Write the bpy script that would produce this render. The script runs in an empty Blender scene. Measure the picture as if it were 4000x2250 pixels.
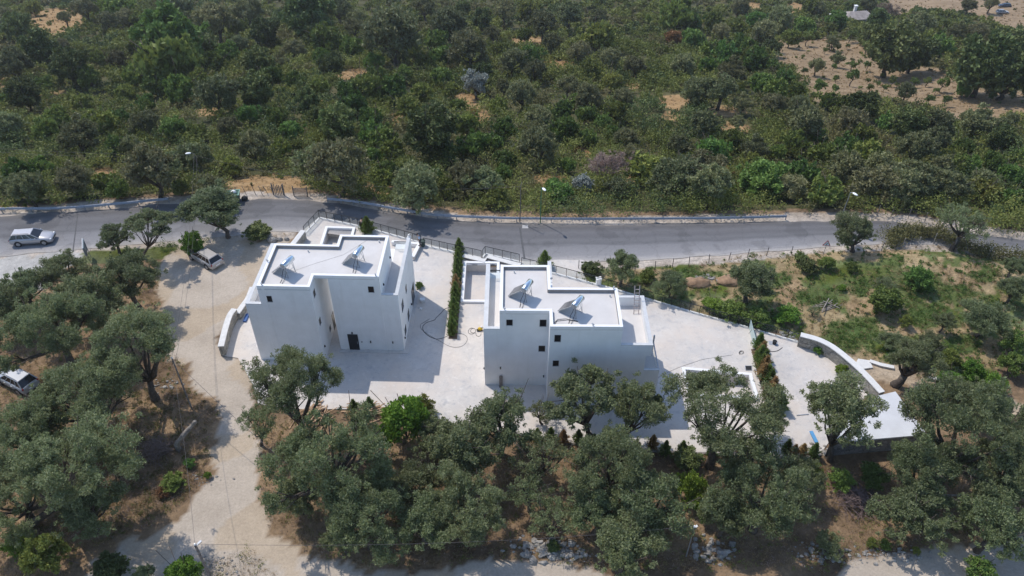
import bpy, bmesh, math, random
import numpy as np
from mathutils import Vector, Matrix

C = bpy.context.scene.collection
SC = bpy.context.scene

# ---------------------------------------------------------------- camera
F_PX, PITCH, ROLL, CAM_H = 3100.0, math.radians(40.65), math.radians(0.27), 55.0
FW = np.array([0, math.cos(PITCH), -math.sin(PITCH)])
_u = np.array([0, math.sin(PITCH), math.cos(PITCH)])
_r = np.array([1.0, 0, 0])
RI = math.cos(ROLL) * _r + math.sin(ROLL) * _u
UP = -math.sin(ROLL) * _r + math.cos(ROLL) * _u
CAM = np.array([0, 0, CAM_H])
cd = bpy.data.cameras.new('camera')
cam = bpy.data.objects.new('camera', cd)
C.objects.link(cam)
cd.sensor_width = 36
cd.lens = F_PX / 4000 * 36
cd.clip_end = 6000
m = Matrix(((RI[0], UP[0], -FW[0], 0), (RI[1], UP[1], -FW[1], 0), (RI[2], UP[2], -FW[2], CAM_H), (0, 0, 0, 1)))
cam.matrix_world = m
SC.camera = cam

# ---------------------------------------------------------------- light
SUN_EL, SUN_AZ = math.radians(56), math.radians(-48)      # azimuth from +Y, clockwise
sv = Vector((math.sin(SUN_AZ) * math.cos(SUN_EL), math.cos(SUN_AZ) * math.cos(SUN_EL), math.sin(SUN_EL)))
sd = bpy.data.lights.new('sun', 'SUN')
sd.energy = 2.5
sd.angle = math.radians(0.55)
sd.color = (1.0, 0.935, 0.845)
sun = bpy.data.objects.new('sun', sd)
C.objects.link(sun)
sun.rotation_euler = sv.to_track_quat('Z', 'Y').to_euler()
W = bpy.data.worlds.new("World")
SC.world = W
W.use_nodes = True
nt = W.node_tree
bg = nt.nodes['Background']
sky = nt.nodes.new('ShaderNodeTexSky')
sky.sky_type = 'NISHITA'
sky.sun_disc = False
sky.sun_elevation = SUN_EL
sky.sun_rotation = SUN_AZ
sky.ozone_density = 1.7
sky.dust_density = 0.6
nt.links.new(sky.outputs[0], bg.inputs[0])
bg.inputs[1].default_value = 0.15
SC.view_settings.view_transform = 'Standard'
SC.view_settings.look = 'None'
SC.view_settings.exposure = 0.46
SC.view_settings.gamma = 1
SC.cycles.max_bounces = 8
SC.cycles.diffuse_bounces = 8
SC.cycles.transparent_max_bounces = 12
SC.cycles.use_adaptive_sampling = True

# ---------------------------------------------------------------- geometry helpers
def ray(px, py):
    return (px - 2000) / F_PX * RI - (py - 1125) / F_PX * UP + FW

def G(px, py, z=0.0):
    """point of height z seen at a place of the photograph"""
    d = ray(px, py)
    return CAM + d * ((z - CAM_H) / d[2])

def G2(px, py, z=0.0):
    p = G(px, py, z)
    return (float(p[0]), float(p[1]))

def proj(p):
    v = np.asarray(p, float) - CAM
    c = v @ FW
    return 2000 + F_PX * (v @ RI) / c, 1125 - F_PX * (v @ UP) / c, c

FAR_PX = [(-700, 905), (-300, 872), (0, 846), (300, 826), (650, 800), (963, 777), (1242, 784), (1398, 812), (1630, 846), (1863, 868),
          (2174, 881), (2485, 877), (2795, 871), (3106, 866), (3339, 862), (3494, 868), (3727, 900), (4000, 941), (4400, 1000), (4900, 1075)]
NEAR_PX = [(-700, 1040), (-300, 1020), (0, 1004), (300, 975), (640, 946), (930, 922), (1050, 905), (1242, 912), (1430, 930), (1640, 975), (1863, 1015),
           (2010, 1030), (2270, 1022), (2485, 1020), (2795, 1000), (3106, 975), (3300, 960), (3494, 950), (3727, 965), (4000, 1003), (4400, 1075), (4900, 1165)]
FAR = np.array([G2(*p) for p in FAR_PX])
NEAR = np.array([G2(*p) for p in NEAR_PX])

def yfar(x):
    return np.interp(x, FAR[:, 0], FAR[:, 1])

def ynear(x):
    return np.interp(x, NEAR[:, 0], NEAR[:, 1])

def snoise(x, y, s, seed=0):
    """smooth pseudo noise -1..1"""
    x = np.asarray(x, float) / s
    y = np.asarray(y, float) / s
    r = np.random.RandomState(seed)
    o = 0
    for k in range(5):
        a = r.uniform(0, 6.28)
        f = r.uniform(0.6, 1.7)
        o = o + np.sin((x * math.cos(a) + y * math.sin(a)) * f * 2.2 + r.uniform(0, 6.28) + 1.3 * np.sin((x * math.sin(a) - y * math.cos(a)) * f * 1.3 + r.uniform(0, 6)))
    return o / 3.2

def zt(x, y):
    """height of the terrain"""
    x = np.asarray(x, float)
    y = np.asarray(y, float)
    s = y - (yfar(x) + 3.2)
    sp = np.maximum(s, 0)
    z = -(0.262 * sp + 1.3 * (1 - np.exp(-sp / 5)))
    k = np.clip(sp / 25, 0, 1)
    z = z + k * (1.3 * snoise(x, y, 34, 3) + 0.6 * snoise(x, y, 13, 4))
    kn = np.exp(-(((x - 47) / 13) ** 2 + ((y - 68) / 4.5) ** 2)) * 1.2
    kn = kn * np.clip((ynear(x) - 1.0 - y) / 3, 0, 1)
    z = z + kn
    return z

_t = np.concatenate([np.arange(20, 140, 3.0), np.arange(140, 700, 5.0)])
def T(px, py, zc=0.0):
    """ground point whose spot zc metres above the ground shows at a place of the photograph"""
    d = ray(px, py)
    d = d / np.linalg.norm(d)
    P = CAM + _t[:, None] * d
    h = P[:, 2] - zt(P[:, 0], P[:, 1]) - zc
    i = int(np.argmax(h < 0))
    if h[i] >= 0:
        i = len(_t) - 1
    i = max(i, 1)
    tt = np.linspace(_t[i - 1], _t[i], 13)
    P = CAM + tt[:, None] * d
    h = P[:, 2] - zt(P[:, 0], P[:, 1]) - zc
    j = int(np.argmax(h < 0))
    if j > 0:
        t = tt[j - 1] + (tt[j] - tt[j - 1]) * (h[j - 1] / (h[j - 1] - h[j] + 1e-9))
    else:
        t = tt[-1] if h[0] >= 0 else tt[0]
    p = CAM + t * d
    return float(p[0]), float(p[1]), float(zt(p[0], p[1])), float((p - CAM) @ FW)

def pip(px, py, poly):
    px = np.asarray(px, float)
    py = np.asarray(py, float)
    ins = np.zeros(px.shape, bool)
    n = len(poly)
    for i in range(n):
        x0, y0 = poly[i]
        x1, y1 = poly[(i + 1) % n]
        c = ((y0 > py) != (y1 > py))
        with np.errstate(divide='ignore', invalid='ignore'):
            xx = (x1 - x0) * (py - y0) / (y1 - y0 + 1e-12) + x0
        ins ^= c & (px < xx)
    return ins

def offset(poly, d):
    """inset a counter-clockwise polygon by d"""
    n = len(poly)
    out = []
    for i in range(n):
        p0, p1, p2 = (np.array(poly[(i + k) % n][:2], float) for k in (-1, 0, 1))
        e1 = (p1 - p0) / np.linalg.norm(p1 - p0)
        e2 = (p2 - p1) / np.linalg.norm(p2 - p1)
        n1 = np.array([-e1[1], e1[0]])
        n2 = np.array([-e2[1], e2[0]])
        k = 1 + n1 @ n2
        q = p1 + d * (n1 + n2) / max(k, 0.3)
        out.append((float(q[0]), float(q[1])))
    return out

def ccw(poly):
    a = sum(poly[i][0] * poly[(i + 1) % len(poly)][1] - poly[(i + 1) % len(poly)][0] * poly[i][1] for i in range(len(poly)))
    return list(poly) if a > 0 else list(poly)[::-1]

class MB:
    def __init__(s):
        s.v = []
        s.f = []
    def add(s, vs, fs):
        o = len(s.v)
        s.v += [tuple(float(c) for c in p) for p in vs]
        s.f += [tuple(i + o for i in f) for f in fs]
        return s
    def box(s, x0, x1, y0, y1, z0, z1):
        vs = [(x0, y0, z0), (x1, y0, z0), (x1, y1, z0), (x0, y1, z0), (x0, y0, z1), (x1, y0, z1), (x1, y1, z1), (x0, y1, z1)]
        return s.add(vs, [(3, 2, 1, 0), (4, 5, 6, 7), (0, 1, 5, 4), (1, 2, 6, 5), (2, 3, 7, 6), (3, 0, 4, 7)])
    def beam(s, p, q, w, h, up=(0, 0, 1)):
        p = np.array(p, float); q = np.array(q, float)
        d = q - p; d = d / (np.linalg.norm(d) + 1e-9)
        u = np.array(up, float)
        if abs(u @ d) > 0.95:
            u = np.array([0.0, 1, 0])
        r = np.cross(d, u); r /= np.linalg.norm(r)
        u = np.cross(r, d)
        vs = []
        for e in (p, q):
            for a, b in ((-1, -1), (1, -1), (1, 1), (-1, 1)):
                vs.append(e + r * a * w / 2 + u * b * h / 2)
        return s.add(vs, [(0, 1, 2, 3), (7, 6, 5, 4), (1, 0, 4, 5), (2, 1, 5, 6), (3, 2, 6, 7), (0, 3, 7, 4)])
    def prism(s, poly, z0, z1):
        poly = ccw(poly)
        n = len(poly)
        vs = [(p[0], p[1], z0) for p in poly] + [(p[0], p[1], z1) for p in poly]
        fs = [tuple(range(n))[::-1], tuple(range(n, 2 * n))] + [(i, (i + 1) % n, n + (i + 1) % n, n + i) for i in range(n)]
        return s.add(vs, fs)
    def ring(s, outer, inner, z0, z1):
        n = len(outer)
        vs = [(*p, z0) for p in outer] + [(*p, z1) for p in outer] + [(*p, z0) for p in inner] + [(*p, z1) for p in inner]
        fs = []
        for i in range(n):
            j = (i + 1) % n
            fs += [(i, j, n + j, n + i), (n + i, n + j, 3 * n + j, 3 * n + i), (3 * n + i, 3 * n + j, 2 * n + j, 2 * n + i), (2 * n + i, 2 * n + j, j, i)]
        return s.add(vs, fs)
    def tube(s, pts, rad, n=8):
        pts = [np.array(p, float) for p in pts]
        if not hasattr(rad, '__len__'):
            rad = [rad] * len(pts)
        vs = []
        fs = []
        pr = None
        for i, p in enumerate(pts):
            d = pts[min(i + 1, len(pts) - 1)] - pts[max(i - 1, 0)]
            d = d / (np.linalg.norm(d) + 1e-9)
            if pr is None:
                a = np.array([1.0, 0, 0]) if abs(d[0]) < 0.9 else np.array([0, 1.0, 0])
            else:
                a = pr
            r = a - d * (a @ d)
            r /= np.linalg.norm(r) + 1e-9
            pr = r
            u = np.cross(d, r)
            for k in range(n):
                t = 2 * math.pi * k / n
                vs.append(p + rad[i] * (math.cos(t) * r + math.sin(t) * u))
        for i in range(len(pts) - 1):
            for k in range(n):
                k2 = (k + 1) % n
                fs.append((i * n + k, i * n + k2, (i + 1) * n + k2, (i + 1) * n + k))
        fs.append(tuple(range(n))[::-1])
        fs.append(tuple(range((len(pts) - 1) * n, len(pts) * n)))
        return s.add(vs, fs)
    def ball(s, c, r, n=10, m=7, jit=0, seed=0):
        if not hasattr(r, '__len__'):
            r = (r, r, r)
        rg = random.Random(seed)
        vs = [(c[0], c[1], c[2] - r[2])]
        for i in range(1, m):
            a = math.pi * i / m
            for k in range(n):
                t = 2 * math.pi * (k + 0.5 * (i % 2)) / n
                j = 1 + rg.uniform(-jit, jit)
                vs.append((c[0] + r[0] * j * math.sin(a) * math.cos(t), c[1] + r[1] * j * math.sin(a) * math.sin(t), c[2] - r[2] * j * math.cos(a)))
        vs.append((c[0], c[1], c[2] + r[2]))
        fs = []
        for k in range(n):
            fs.append((0, 1 + (k + 1) % n, 1 + k))
            fs.append((len(vs) - 1, 1 + (m - 2) * n + k, 1 + (m - 2) * n + (k + 1) % n))
        for i in range(m - 2):
            for k in range(n):
                a = 1 + i * n + k
                b = 1 + i * n + (k + 1) % n
                fs.append((a, b, b + n, a + n))
        return s.add(vs, fs)
    def loft(s, rings):
        n = len(rings[0])
        vs = [p for r in rings for p in r]
        fs = []
        for i in range(len(rings) - 1):
            for k in range(n):
                k2 = (k + 1) % n
                fs.append((i * n + k, i * n + k2, (i + 1) * n + k2, (i + 1) * n + k))
        fs.append(tuple(range(n))[::-1])
        fs.append(tuple(range((len(rings) - 1) * n, len(rings) * n)))
        return s.add(vs, fs)
    def mesh(s, name, smooth=False):
        me = bpy.data.meshes.new(name)
        me.from_pydata(s.v, [], s.f)
        bm = bmesh.new(); bm.from_mesh(me)
        bmesh.ops.recalc_face_normals(bm, faces=bm.faces)
        bm.to_mesh(me); bm.free()
        if smooth:
            for p in me.polygons:
                p.use_smooth = True
        return me
    def build(s, name, mat, parent=None, smooth=False, loc=None, bevel=0):
        o = bpy.data.objects.new(name, s.mesh(name, smooth))
        o.data.materials.append(mat)
        C.objects.link(o)
        if parent is not None:
            o.parent = parent
        if loc is not None:
            o.location = loc
        if bevel:
            b = o.modifiers.new('bevel', 'BEVEL')
            b.width = bevel
            b.segments = 2
            b.limit_method = 'ANGLE'
        return o

def tag(o, label=None, cat=None, group=None, kind=None):
    if label: o['label'] = label
    if cat: o['category'] = cat
    if group: o['group'] = group
    if kind: o['kind'] = kind
    return o

def empty(name, loc=(0, 0, 0), rz=0.0, label=None, cat=None, group=None):
    o = bpy.data.objects.new(name, None)
    o.empty_display_size = 0.3
    C.objects.link(o)
    o.location = loc
    o.rotation_euler = (0, 0, rz)
    return tag(o, label, cat, group)

def copy_tree(o, parent=None):
    c = o.copy()
    C.objects.link(c)
    if parent is not None:
        c.parent = parent
    for ch in list(o.children):
        copy_tree(ch, c)
    return c

# ---------------------------------------------------------------- materials
def mat(name, col, rough=0.8, var=0.12, scale=3.0, bump=0.0, bscale=20, metal=0.0, col2=None, alpha=None, spec=0.3, detail=6, coord='Object'):
    m = bpy.data.materials.new(name)
    m.use_nodes = True
    t = m.node_tree
    b = t.nodes['Principled BSDF']
    b.inputs['Roughness'].default_value = rough
    b.inputs['Metallic'].default_value = metal
    b.inputs['Specular IOR Level'].default_value = spec
    tc = t.nodes.new('ShaderNodeTexCoord')
    if var > 0 or col2:
        n = t.nodes.new('ShaderNodeTexNoise')
        n.inputs['Scale'].default_value = scale
        n.inputs['Detail'].default_value = detail
        n.inputs['Roughness'].default_value = 0.62
        t.links.new(tc.outputs[coord], n.inputs['Vector'])
        r = t.nodes.new('ShaderNodeValToRGB')
        c2 = col2 or tuple(c * (1 - 2 * var) for c in col)
        c1 = col if col2 else tuple(min(c * (1 + var), 0.95) for c in col)
        r.color_ramp.elements[0].color = (*c2, 1)
        r.color_ramp.elements[1].color = (*c1, 1)
        r.color_ramp.elements[0].position = 0.3
        r.color_ramp.elements[1].position = 0.68
        t.links.new(n.outputs[0], r.inputs[0])
        t.links.new(r.outputs[0], b.inputs['Base Color'])
    else:
        b.inputs['Base Color'].default_value = (*col, 1)
    if bump > 0:
        n2 = t.nodes.new('ShaderNodeTexNoise')
        n2.inputs['Scale'].default_value = bscale
        n2.inputs['Detail'].default_value = 4
        t.links.new(tc.outputs[coord], n2.inputs['Vector'])
        bp = t.nodes.new('ShaderNodeBump')
        bp.inputs['Strength'].default_value = bump
        bp.inputs['Distance'].default_value = 0.05
        t.links.new(n2.outputs[0], bp.inputs['Height'])
        t.links.new(bp.outputs[0], b.inputs['Normal'])
    return m

def stone_mat(name, c1, c2, mortar, scale=2.6):
    m = mat(name, c1, 0.9, 0.0)
    t = m.node_tree
    b = t.nodes['Principled BSDF']
    tc = t.nodes.new('ShaderNodeTexCoord')
    mp = t.nodes.new('ShaderNodeMapping')
    mp.inputs['Scale'].default_value = (1, 1, 1.7)
    t.links.new(tc.outputs['Object'], mp.inputs[0])
    v = t.nodes.new('ShaderNodeTexVoronoi'); v.inputs['Scale'].default_value = scale
    t.links.new(mp.outputs[0], v.inputs['Vector'])
    v2 = t.nodes.new('ShaderNodeTexVoronoi'); v2.feature = 'DISTANCE_TO_EDGE'; v2.inputs['Scale'].default_value = scale
    t.links.new(mp.outputs[0], v2.inputs['Vector'])
    sp = t.nodes.new('ShaderNodeSeparateColor'); t.links.new(v.outputs['Color'], sp.inputs[0])
    mx = t.nodes.new('ShaderNodeMix'); mx.data_type = 'RGBA'
    mx.inputs[6].default_value = (*c1, 1); mx.inputs[7].default_value = (*c2, 1)
    t.links.new(sp.outputs[0], mx.inputs[0])
    mr = t.nodes.new('ShaderNodeMapRange'); mr.inputs[1].default_value = 0.01; mr.inputs[2].default_value = 0.06
    t.links.new(v2.outputs['Distance'], mr.inputs[0])
    m2 = t.nodes.new('ShaderNodeMix'); m2.data_type = 'RGBA'
    m2.inputs[6].default_value = (*mortar, 1)
    t.links.new(mr.outputs[0], m2.inputs[0]); t.links.new(mx.outputs[2], m2.inputs[7])
    t.links.new(m2.outputs[2], b.inputs['Base Color'])
    bp = t.nodes.new('ShaderNodeBump'); bp.inputs['Strength'].default_value = 0.8; bp.inputs['Distance'].default_value = 0.06
    t.links.new(mr.outputs[0], bp.inputs['Height']); t.links.new(bp.outputs[0], b.inputs['Normal'])
    return m

def leaf_mat(name, dark, light, back=None, hue=0.03, trans=0.22, vary=0.35):
    """leaves: per-leaf tint, per-plant variation, paler undersides"""
    m = bpy.data.materials.new(name)
    m.use_nodes = True
    t = m.node_tree
    b = t.nodes['Principled BSDF']
    b.inputs['Roughness'].default_value = 0.6
    b.inputs['Specular IOR Level'].default_value = 0.25
    at = t.nodes.new('ShaderNodeAttribute'); at.attribute_name = 'tint'
    mx = t.nodes.new('ShaderNodeMix'); mx.data_type = 'RGBA'
    mx.inputs[6].default_value = (*dark, 1); mx.inputs[7].default_value = (*light, 1)
    t.links.new(at.outputs['Fac'], mx.inputs[0])
    out = mx.outputs[2]
    if back:
        ge = t.nodes.new('ShaderNodeNewGeometry')
        m3 = t.nodes.new('ShaderNodeMix'); m3.data_type = 'RGBA'
        m3.inputs[7].default_value = (*back, 1)
        ml = t.nodes.new('ShaderNodeMath'); ml.operation = 'MULTIPLY'; ml.inputs[1].default_value = 0.55
        t.links.new(ge.outputs['Backfacing'], ml.inputs[0])
        t.links.new(ml.outputs[0], m3.inputs[0]); t.links.new(out, m3.inputs[6])
        out = m3.outputs[2]
    oi = t.nodes.new('ShaderNodeObjectInfo')
    hs = t.nodes.new('ShaderNodeHueSaturation')
    mr = t.nodes.new('ShaderNodeMapRange'); mr.inputs[3].default_value = 0.5 - hue; mr.inputs[4].default_value = 0.5 + hue
    t.links.new(oi.outputs['Random'], mr.inputs[0]); t.links.new(mr.outputs[0], hs.inputs['Hue'])
    wn = t.nodes.new('ShaderNodeTexWhiteNoise'); wn.noise_dimensions = '1D'
    t.links.new(oi.outputs['Random'], wn.inputs['W'])
    mr2 = t.nodes.new('ShaderNodeMapRange'); mr2.inputs[3].default_value = 1 - vary; mr2.inputs[4].default_value = 1 + vary
    t.links.new(wn.outputs['Value'], mr2.inputs[0]); t.links.new(mr2.outputs[0], hs.inputs['Value'])
    t.links.new(out, hs.inputs['Color'])
    t.links.new(hs.outputs[0], b.inputs['Base Color'])
    tr = t.nodes.new('ShaderNodeBsdfTranslucent')
    t.links.new(hs.outputs[0], tr.inputs['Color'])
    ms = t.nodes.new('ShaderNodeMixShader'); ms.inputs[0].default_value = trans
    t.links.new(b.outputs[0], ms.inputs[1]); t.links.new(tr.outputs[0], ms.inputs[2])
    t.links.new(ms.outputs[0], t.nodes['Material Output'].inputs[0])
    return m

def glass_mat(name, col, k=0.35, rough=0.05):
    m = bpy.data.materials.new(name)
    m.use_nodes = True
    t = m.node_tree
    b = t.nodes['Principled BSDF']
    b.inputs['Base Color'].default_value = (*col, 1)
    b.inputs['Roughness'].default_value = rough
    tr = t.nodes.new('ShaderNodeBsdfTransparent')
    tr.inputs[0].default_value = (0.93, 0.95, 0.95, 1)
    ms = t.nodes.new('ShaderNodeMixShader'); ms.inputs[0].default_value = k
    t.links.new(tr.outputs[0], ms.inputs[1]); t.links.new(b.outputs[0], ms.inputs[2])
    t.links.new(ms.outputs[0], t.nodes['Material Output'].inputs[0])
    return m

M = {}
def plaster_mat():
    m = mat('white_plaster', (0.82, 0.82, 0.82), 0.85, 0.0, bump=.1, bscale=40, col2=(.74, .74, .735), scale=.8, detail=8)
    t = m.node_tree
    b = t.nodes['Principled BSDF']
    tc = next(n for n in t.nodes if n.type == 'TEX_COORD')
    src = b.inputs['Base Color'].links[0].from_socket
    mp = t.nodes.new('ShaderNodeMapping'); mp.inputs['Scale'].default_value = (2.6, 2.6, .16)
    t.links.new(tc.outputs['Object'], mp.inputs[0])
    n = t.nodes.new('ShaderNodeTexNoise'); n.inputs['Scale'].default_value = 1.3; n.inputs['Detail'].default_value = 6
    t.links.new(mp.outputs[0], n.inputs['Vector'])
    mr = t.nodes.new('ShaderNodeMapRange'); mr.inputs[1].default_value = .55; mr.inputs[2].default_value = .75; mr.inputs[4].default_value = .4
    t.links.new(n.outputs[0], mr.inputs[0])
    mx = t.nodes.new('ShaderNodeMix'); mx.data_type = 'RGBA'; mx.inputs[7].default_value = (.68, .67, .65, 1)
    t.links.new(mr.outputs[0], mx.inputs[0]); t.links.new(src, mx.inputs[6])
    t.links.new(mx.outputs[2], b.inputs['Base Color'])
    return m
M['plaster'] = plaster_mat()
M['plaster_grey'] = mat('grey_plaster', (0.56, 0.57, 0.58), 0.85, 0.05, 2.0, 0.08, 50)
M['roof_screed'] = mat('roof_screed', (0.64, 0.615, 0.595), 0.9, 0.0, bump=0.05, bscale=40, col2=(.56, .535, .515), scale=.55, detail=11)
def concrete_mat():
    m = mat('pale_concrete', (0.61, 0.58, 0.545), 0.85, 0.0, bump=.06, bscale=30, col2=(.50, .47, .445), scale=.32, detail=12)
    t = m.node_tree
    b = t.nodes['Principled BSDF']
    tc = next(n for n in t.nodes if n.type == 'TEX_COORD')
    src = b.inputs['Base Color'].links[0].from_socket
    for sc, lo, hi, c, k in ((1.1, .52, .68, (.37, .375, .395), .7), (4.2, .57, .70, (.30, .295, .30), .65), (.16, .42, .62, (.62, .53, .45), .55), (2.0, .55, .72, (.70, .665, .63), .6)):
        n = t.nodes.new('ShaderNodeTexNoise'); n.inputs['Scale'].default_value = sc; n.inputs['Detail'].default_value = 9; n.inputs['Roughness'].default_value = .68; n.inputs['Distortion'].default_value = .4
        t.links.new(tc.outputs['Object'], n.inputs['Vector'])
        mr = t.nodes.new('ShaderNodeMapRange'); mr.inputs[1].default_value = lo; mr.inputs[2].default_value = hi; mr.inputs[4].default_value = k
        t.links.new(n.outputs[0], mr.inputs[0])
        mx = t.nodes.new('ShaderNodeMix'); mx.data_type = 'RGBA'; mx.inputs[7].default_value = (*c, 1)
        t.links.new(mr.outputs[0], mx.inputs[0]); t.links.new(src, mx.inputs[6])
        src = mx.outputs[2]
    t.links.new(src, b.inputs['Base Color'])
    return m
M['concrete'] = concrete_mat()
M['lining'] = mat('parapet_membrane', (.27, .255, .25), .9, .06, 2)
M['kerb'] = mat('white_kerb', (0.66, 0.65, 0.63), 0.85, 0.06, 2)
M['dark_metal'] = mat('dark_metal', (0.025, 0.027, 0.03), 0.45, 0.1, 5, metal=0.3)
M['galv'] = mat('galvanised_steel', (0.36, 0.38, 0.41), 0.45, 0.12, 4, metal=0.55)
M['steel'] = mat('brushed_steel', (0.66, 0.72, 0.78), 0.22, 0.06, 6, metal=0.95)
M['frame'] = mat('dark_frame', (0.03, 0.03, 0.035), 0.4, 0.0)
M['pane'] = mat('window_pane', (0.012, 0.013, 0.016), 0.25, 0.0, spec=0.25)
M['door'] = mat('black_door', (0.016, 0.017, 0.021), 0.45, 0.08, 3)
M['balglass'] = glass_mat('balustrade_glass', (0.10, 0.12, 0.13), 0.07)
M['black'] = mat('black_rubber', (0.02, 0.02, 0.022), 0.6, 0.0)
M['soil'] = mat('planter_soil', (0.14, 0.10, 0.07), 0.95, 0.25, 3, 0.3, 12)
M['stone'] = stone_mat('pale_stone', (0.42, 0.39, 0.33), (0.26, 0.25, 0.23), (0.20, 0.19, 0.175))
M['stone_dark'] = stone_mat('dark_stone', (0.32, 0.295, 0.28), (0.18, 0.17, 0.165), (0.13, 0.12, 0.115))
M['bark'] = mat('olive_bark', (0.10, 0.082, 0.068), 0.95, 0.3, 4, 0.5, 9)
M['bark_pale'] = mat('pale_dead_wood', (0.27, 0.24, 0.21), 0.9, 0.25, 4, 0.5, 9)
M['wood'] = mat('raw_timber', (0.46, 0.31, 0.19), 0.85, 0.25, 5)
M['wood_grey'] = mat('weathered_wood', (0.23, 0.205, 0.19), 0.9, 0.3, 5)
M['rock'] = mat('limestone_rock', (0.32, 0.30, 0.275), 0.9, 0.22, 1.5, 0.4, 7)
M['white'] = mat('white_paint', (0.80, 0.80, 0.80), 0.6, 0.03, 3)
M['asphalt'] = None
M['cable'] = mat('cable_black', (0.03, 0.03, 0.032), 0.6, 0)
M['wire'] = mat('wire_grey', (0.11, 0.10, 0.10), 0.7, 0)
# leaves (lit colours stay low: real foliage)
LM = {
 'o': leaf_mat('olive_leaves', (0.090, 0.102, 0.040), (0.255, 0.262, 0.108), (0.29, 0.29, 0.16)),
 'n': leaf_mat('olive_leaves_near', (0.078, 0.106, 0.042), (0.250, 0.295, 0.125), (0.30, 0.325, 0.19), 0.014, 0.36, vary=0.16),
 'd': leaf_mat('dark_broad_leaves', (0.060, 0.088, 0.028), (0.180, 0.220, 0.070), None, 0.02, 0.15),
 'g': leaf_mat('green_shrub_leaves', (0.076, 0.122, 0.026), (0.225, 0.298, 0.070), None, 0.035, 0.25),
 'b': leaf_mat('bright_green_leaves', (0.085, 0.155, 0.020), (0.250, 0.385, 0.060), None, 0.02, 0.3, vary=0.15),
 'y': leaf_mat('yellow_green_leaves', (0.130, 0.150, 0.032), (0.330, 0.350, 0.090), None, 0.015, 0.3),
 's': leaf_mat('silver_leaves', (0.17, 0.185, 0.155), (0.40, 0.43, 0.385), (0.44, 0.46, 0.42), 0.01, 0.15, vary=0.1),
 'p': leaf_mat('dry_pink_twigs', (0.19, 0.135, 0.11), (0.37, 0.275, 0.23), None, 0.01, 0.15),
 'f': leaf_mat('citrus_leaves', (0.090, 0.130, 0.032), (0.240, 0.300, 0.085), None, 0.02, 0.25),
 'r': leaf_mat('rusty_leaves', (0.20, 0.10, 0.045), (0.36, 0.20, 0.09), None, 0.01, 0.2),
 'c': leaf_mat('conifer_needles', (0.080, 0.135, 0.030), (0.250, 0.330, 0.100), None, 0.012, 0.4, vary=0.2),
 'cb': leaf_mat('browned_needles', (0.28, 0.185, 0.08), (0.52, 0.37, 0.18), None, 0.012, 0.4, vary=0.2),
 'u': leaf_mat('undergrowth_leaves', (0.082, 0.110, 0.024), (0.280, 0.300, 0.078), None, 0.0, 0.25, vary=0.0),
 'h': leaf_mat('bramble_leaves', (0.085, 0.088, 0.032), (0.220, 0.205, 0.080), None, 0.0, 0.2, vary=0.0),
 't': leaf_mat('dry_grass_blades', (0.22, 0.15, 0.07), (0.46, 0.34, 0.18), None, 0.0, 0.25, vary=0.0),
 'w': leaf_mat('weed_leaves', (0.060, 0.110, 0.022), (0.150, 0.235, 0.055), None, 0.0, 0.25, vary=0.0),
}
# ================================================================ SETTING
d2 = lambda pts: [(x * 1.5528, y * 1.5528) for x, y in pts]        # overview coordinates -> photo pixels
z3 = lambda pts: [(2600 + x / 1.84, y / 1.84) for x, y in pts]
z2 = lambda pts: [(1200 + x / 1.907, y / 1.907) for x, y in pts]
z1 = lambda pts: [(x / 1.907, y / 1.907) for x, y in pts]

def ell(cx, cy, rx, ry, n=14):
    return [(cx + rx * math.cos(6.283 * k / n), cy + ry * math.sin(6.283 * k / n)) for k in range(n)]

TRACK = d2([(392, 668), (440, 628), (520, 604), (580, 598), (660, 600), (700, 604), (742, 596), (735, 640), (690, 700), (650, 745), (600, 800), (560, 835), (552, 890), (640, 897),
            (640, 1000), (625, 1060), (640, 1120), (650, 1200), (655, 1290), (690, 1350), (760, 1400), (860, 1420), (1010, 1440), (1010, 1530), (140, 1530), (200, 1440), (270, 1392),
            (350, 1352), (430, 1305), (500, 1255), (535, 1205), (527, 1150), (532, 1105), (553, 1045), (540, 1010), (486, 975), (450, 910), (410, 810), (395, 740)])
TRACK_LOW = d2([(1000, 1440), (1130, 1425), (1290, 1405), (1400, 1415), (1520, 1440), (1640, 1470), (1640, 1560), (990, 1560)])
TRACK_R = d2([(2095, 1449), (2130, 1420), (2200, 1405), (2270, 1385), (2380, 1375), (2470, 1372), (2600, 1345), (2700, 1330), (2700, 1420), (2600, 1449), (2480, 1500), (2050, 1530)])
CONC_L = d2([(-60, 652), (60, 640), (150, 622), (212, 632), (190, 655), (140, 690), (120, 725), (60, 742), (-60, 730)])
FIELD = d2([(1440, 700), (1480, 655), (1700, 672), (1900, 640), (2080, 628), (2220, 600), (2330, 620), (2480, 640), (2700, 690), (2700, 900), (2500, 930), (2400, 1000), (2200, 900), (2010, 860), (1800, 810), (1600, 745)])
FIELD_G = [d2(ell(*a)) for a in [(2245, 655, 30, 16), (2170, 720, 40, 18), (2310, 720, 40, 40), (2400, 735, 50, 20), (2440, 800, 35, 20), (2330, 790, 60, 35), (2150, 840, 70, 40), (2300, 880, 80, 35),
           (1900, 700, 90, 14), (1760, 690, 70, 12), (1880, 790, 90, 18), (2050, 750, 60, 25), (2420, 870, 50, 25), (2470, 690, 40, 16), (1600, 700, 40, 12), (2110, 870, 60, 25)]]
FIELD_D = [d2(ell(*a)) for a in [(1990, 735, 40, 30), (2200, 640, 60, 22), (2430, 690, 60, 30), (2160, 770, 40, 24), (2290, 845, 45, 20), (1780, 715, 30, 14), (1990, 800, 30, 12)]]
PATH_R = d2([(2130, 895), (2220, 905), (2330, 935), (2450, 985), (2620, 1030), (2640, 1090), (2500, 1030), (2400, 1000), (2280, 975), (2200, 955)])
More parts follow.
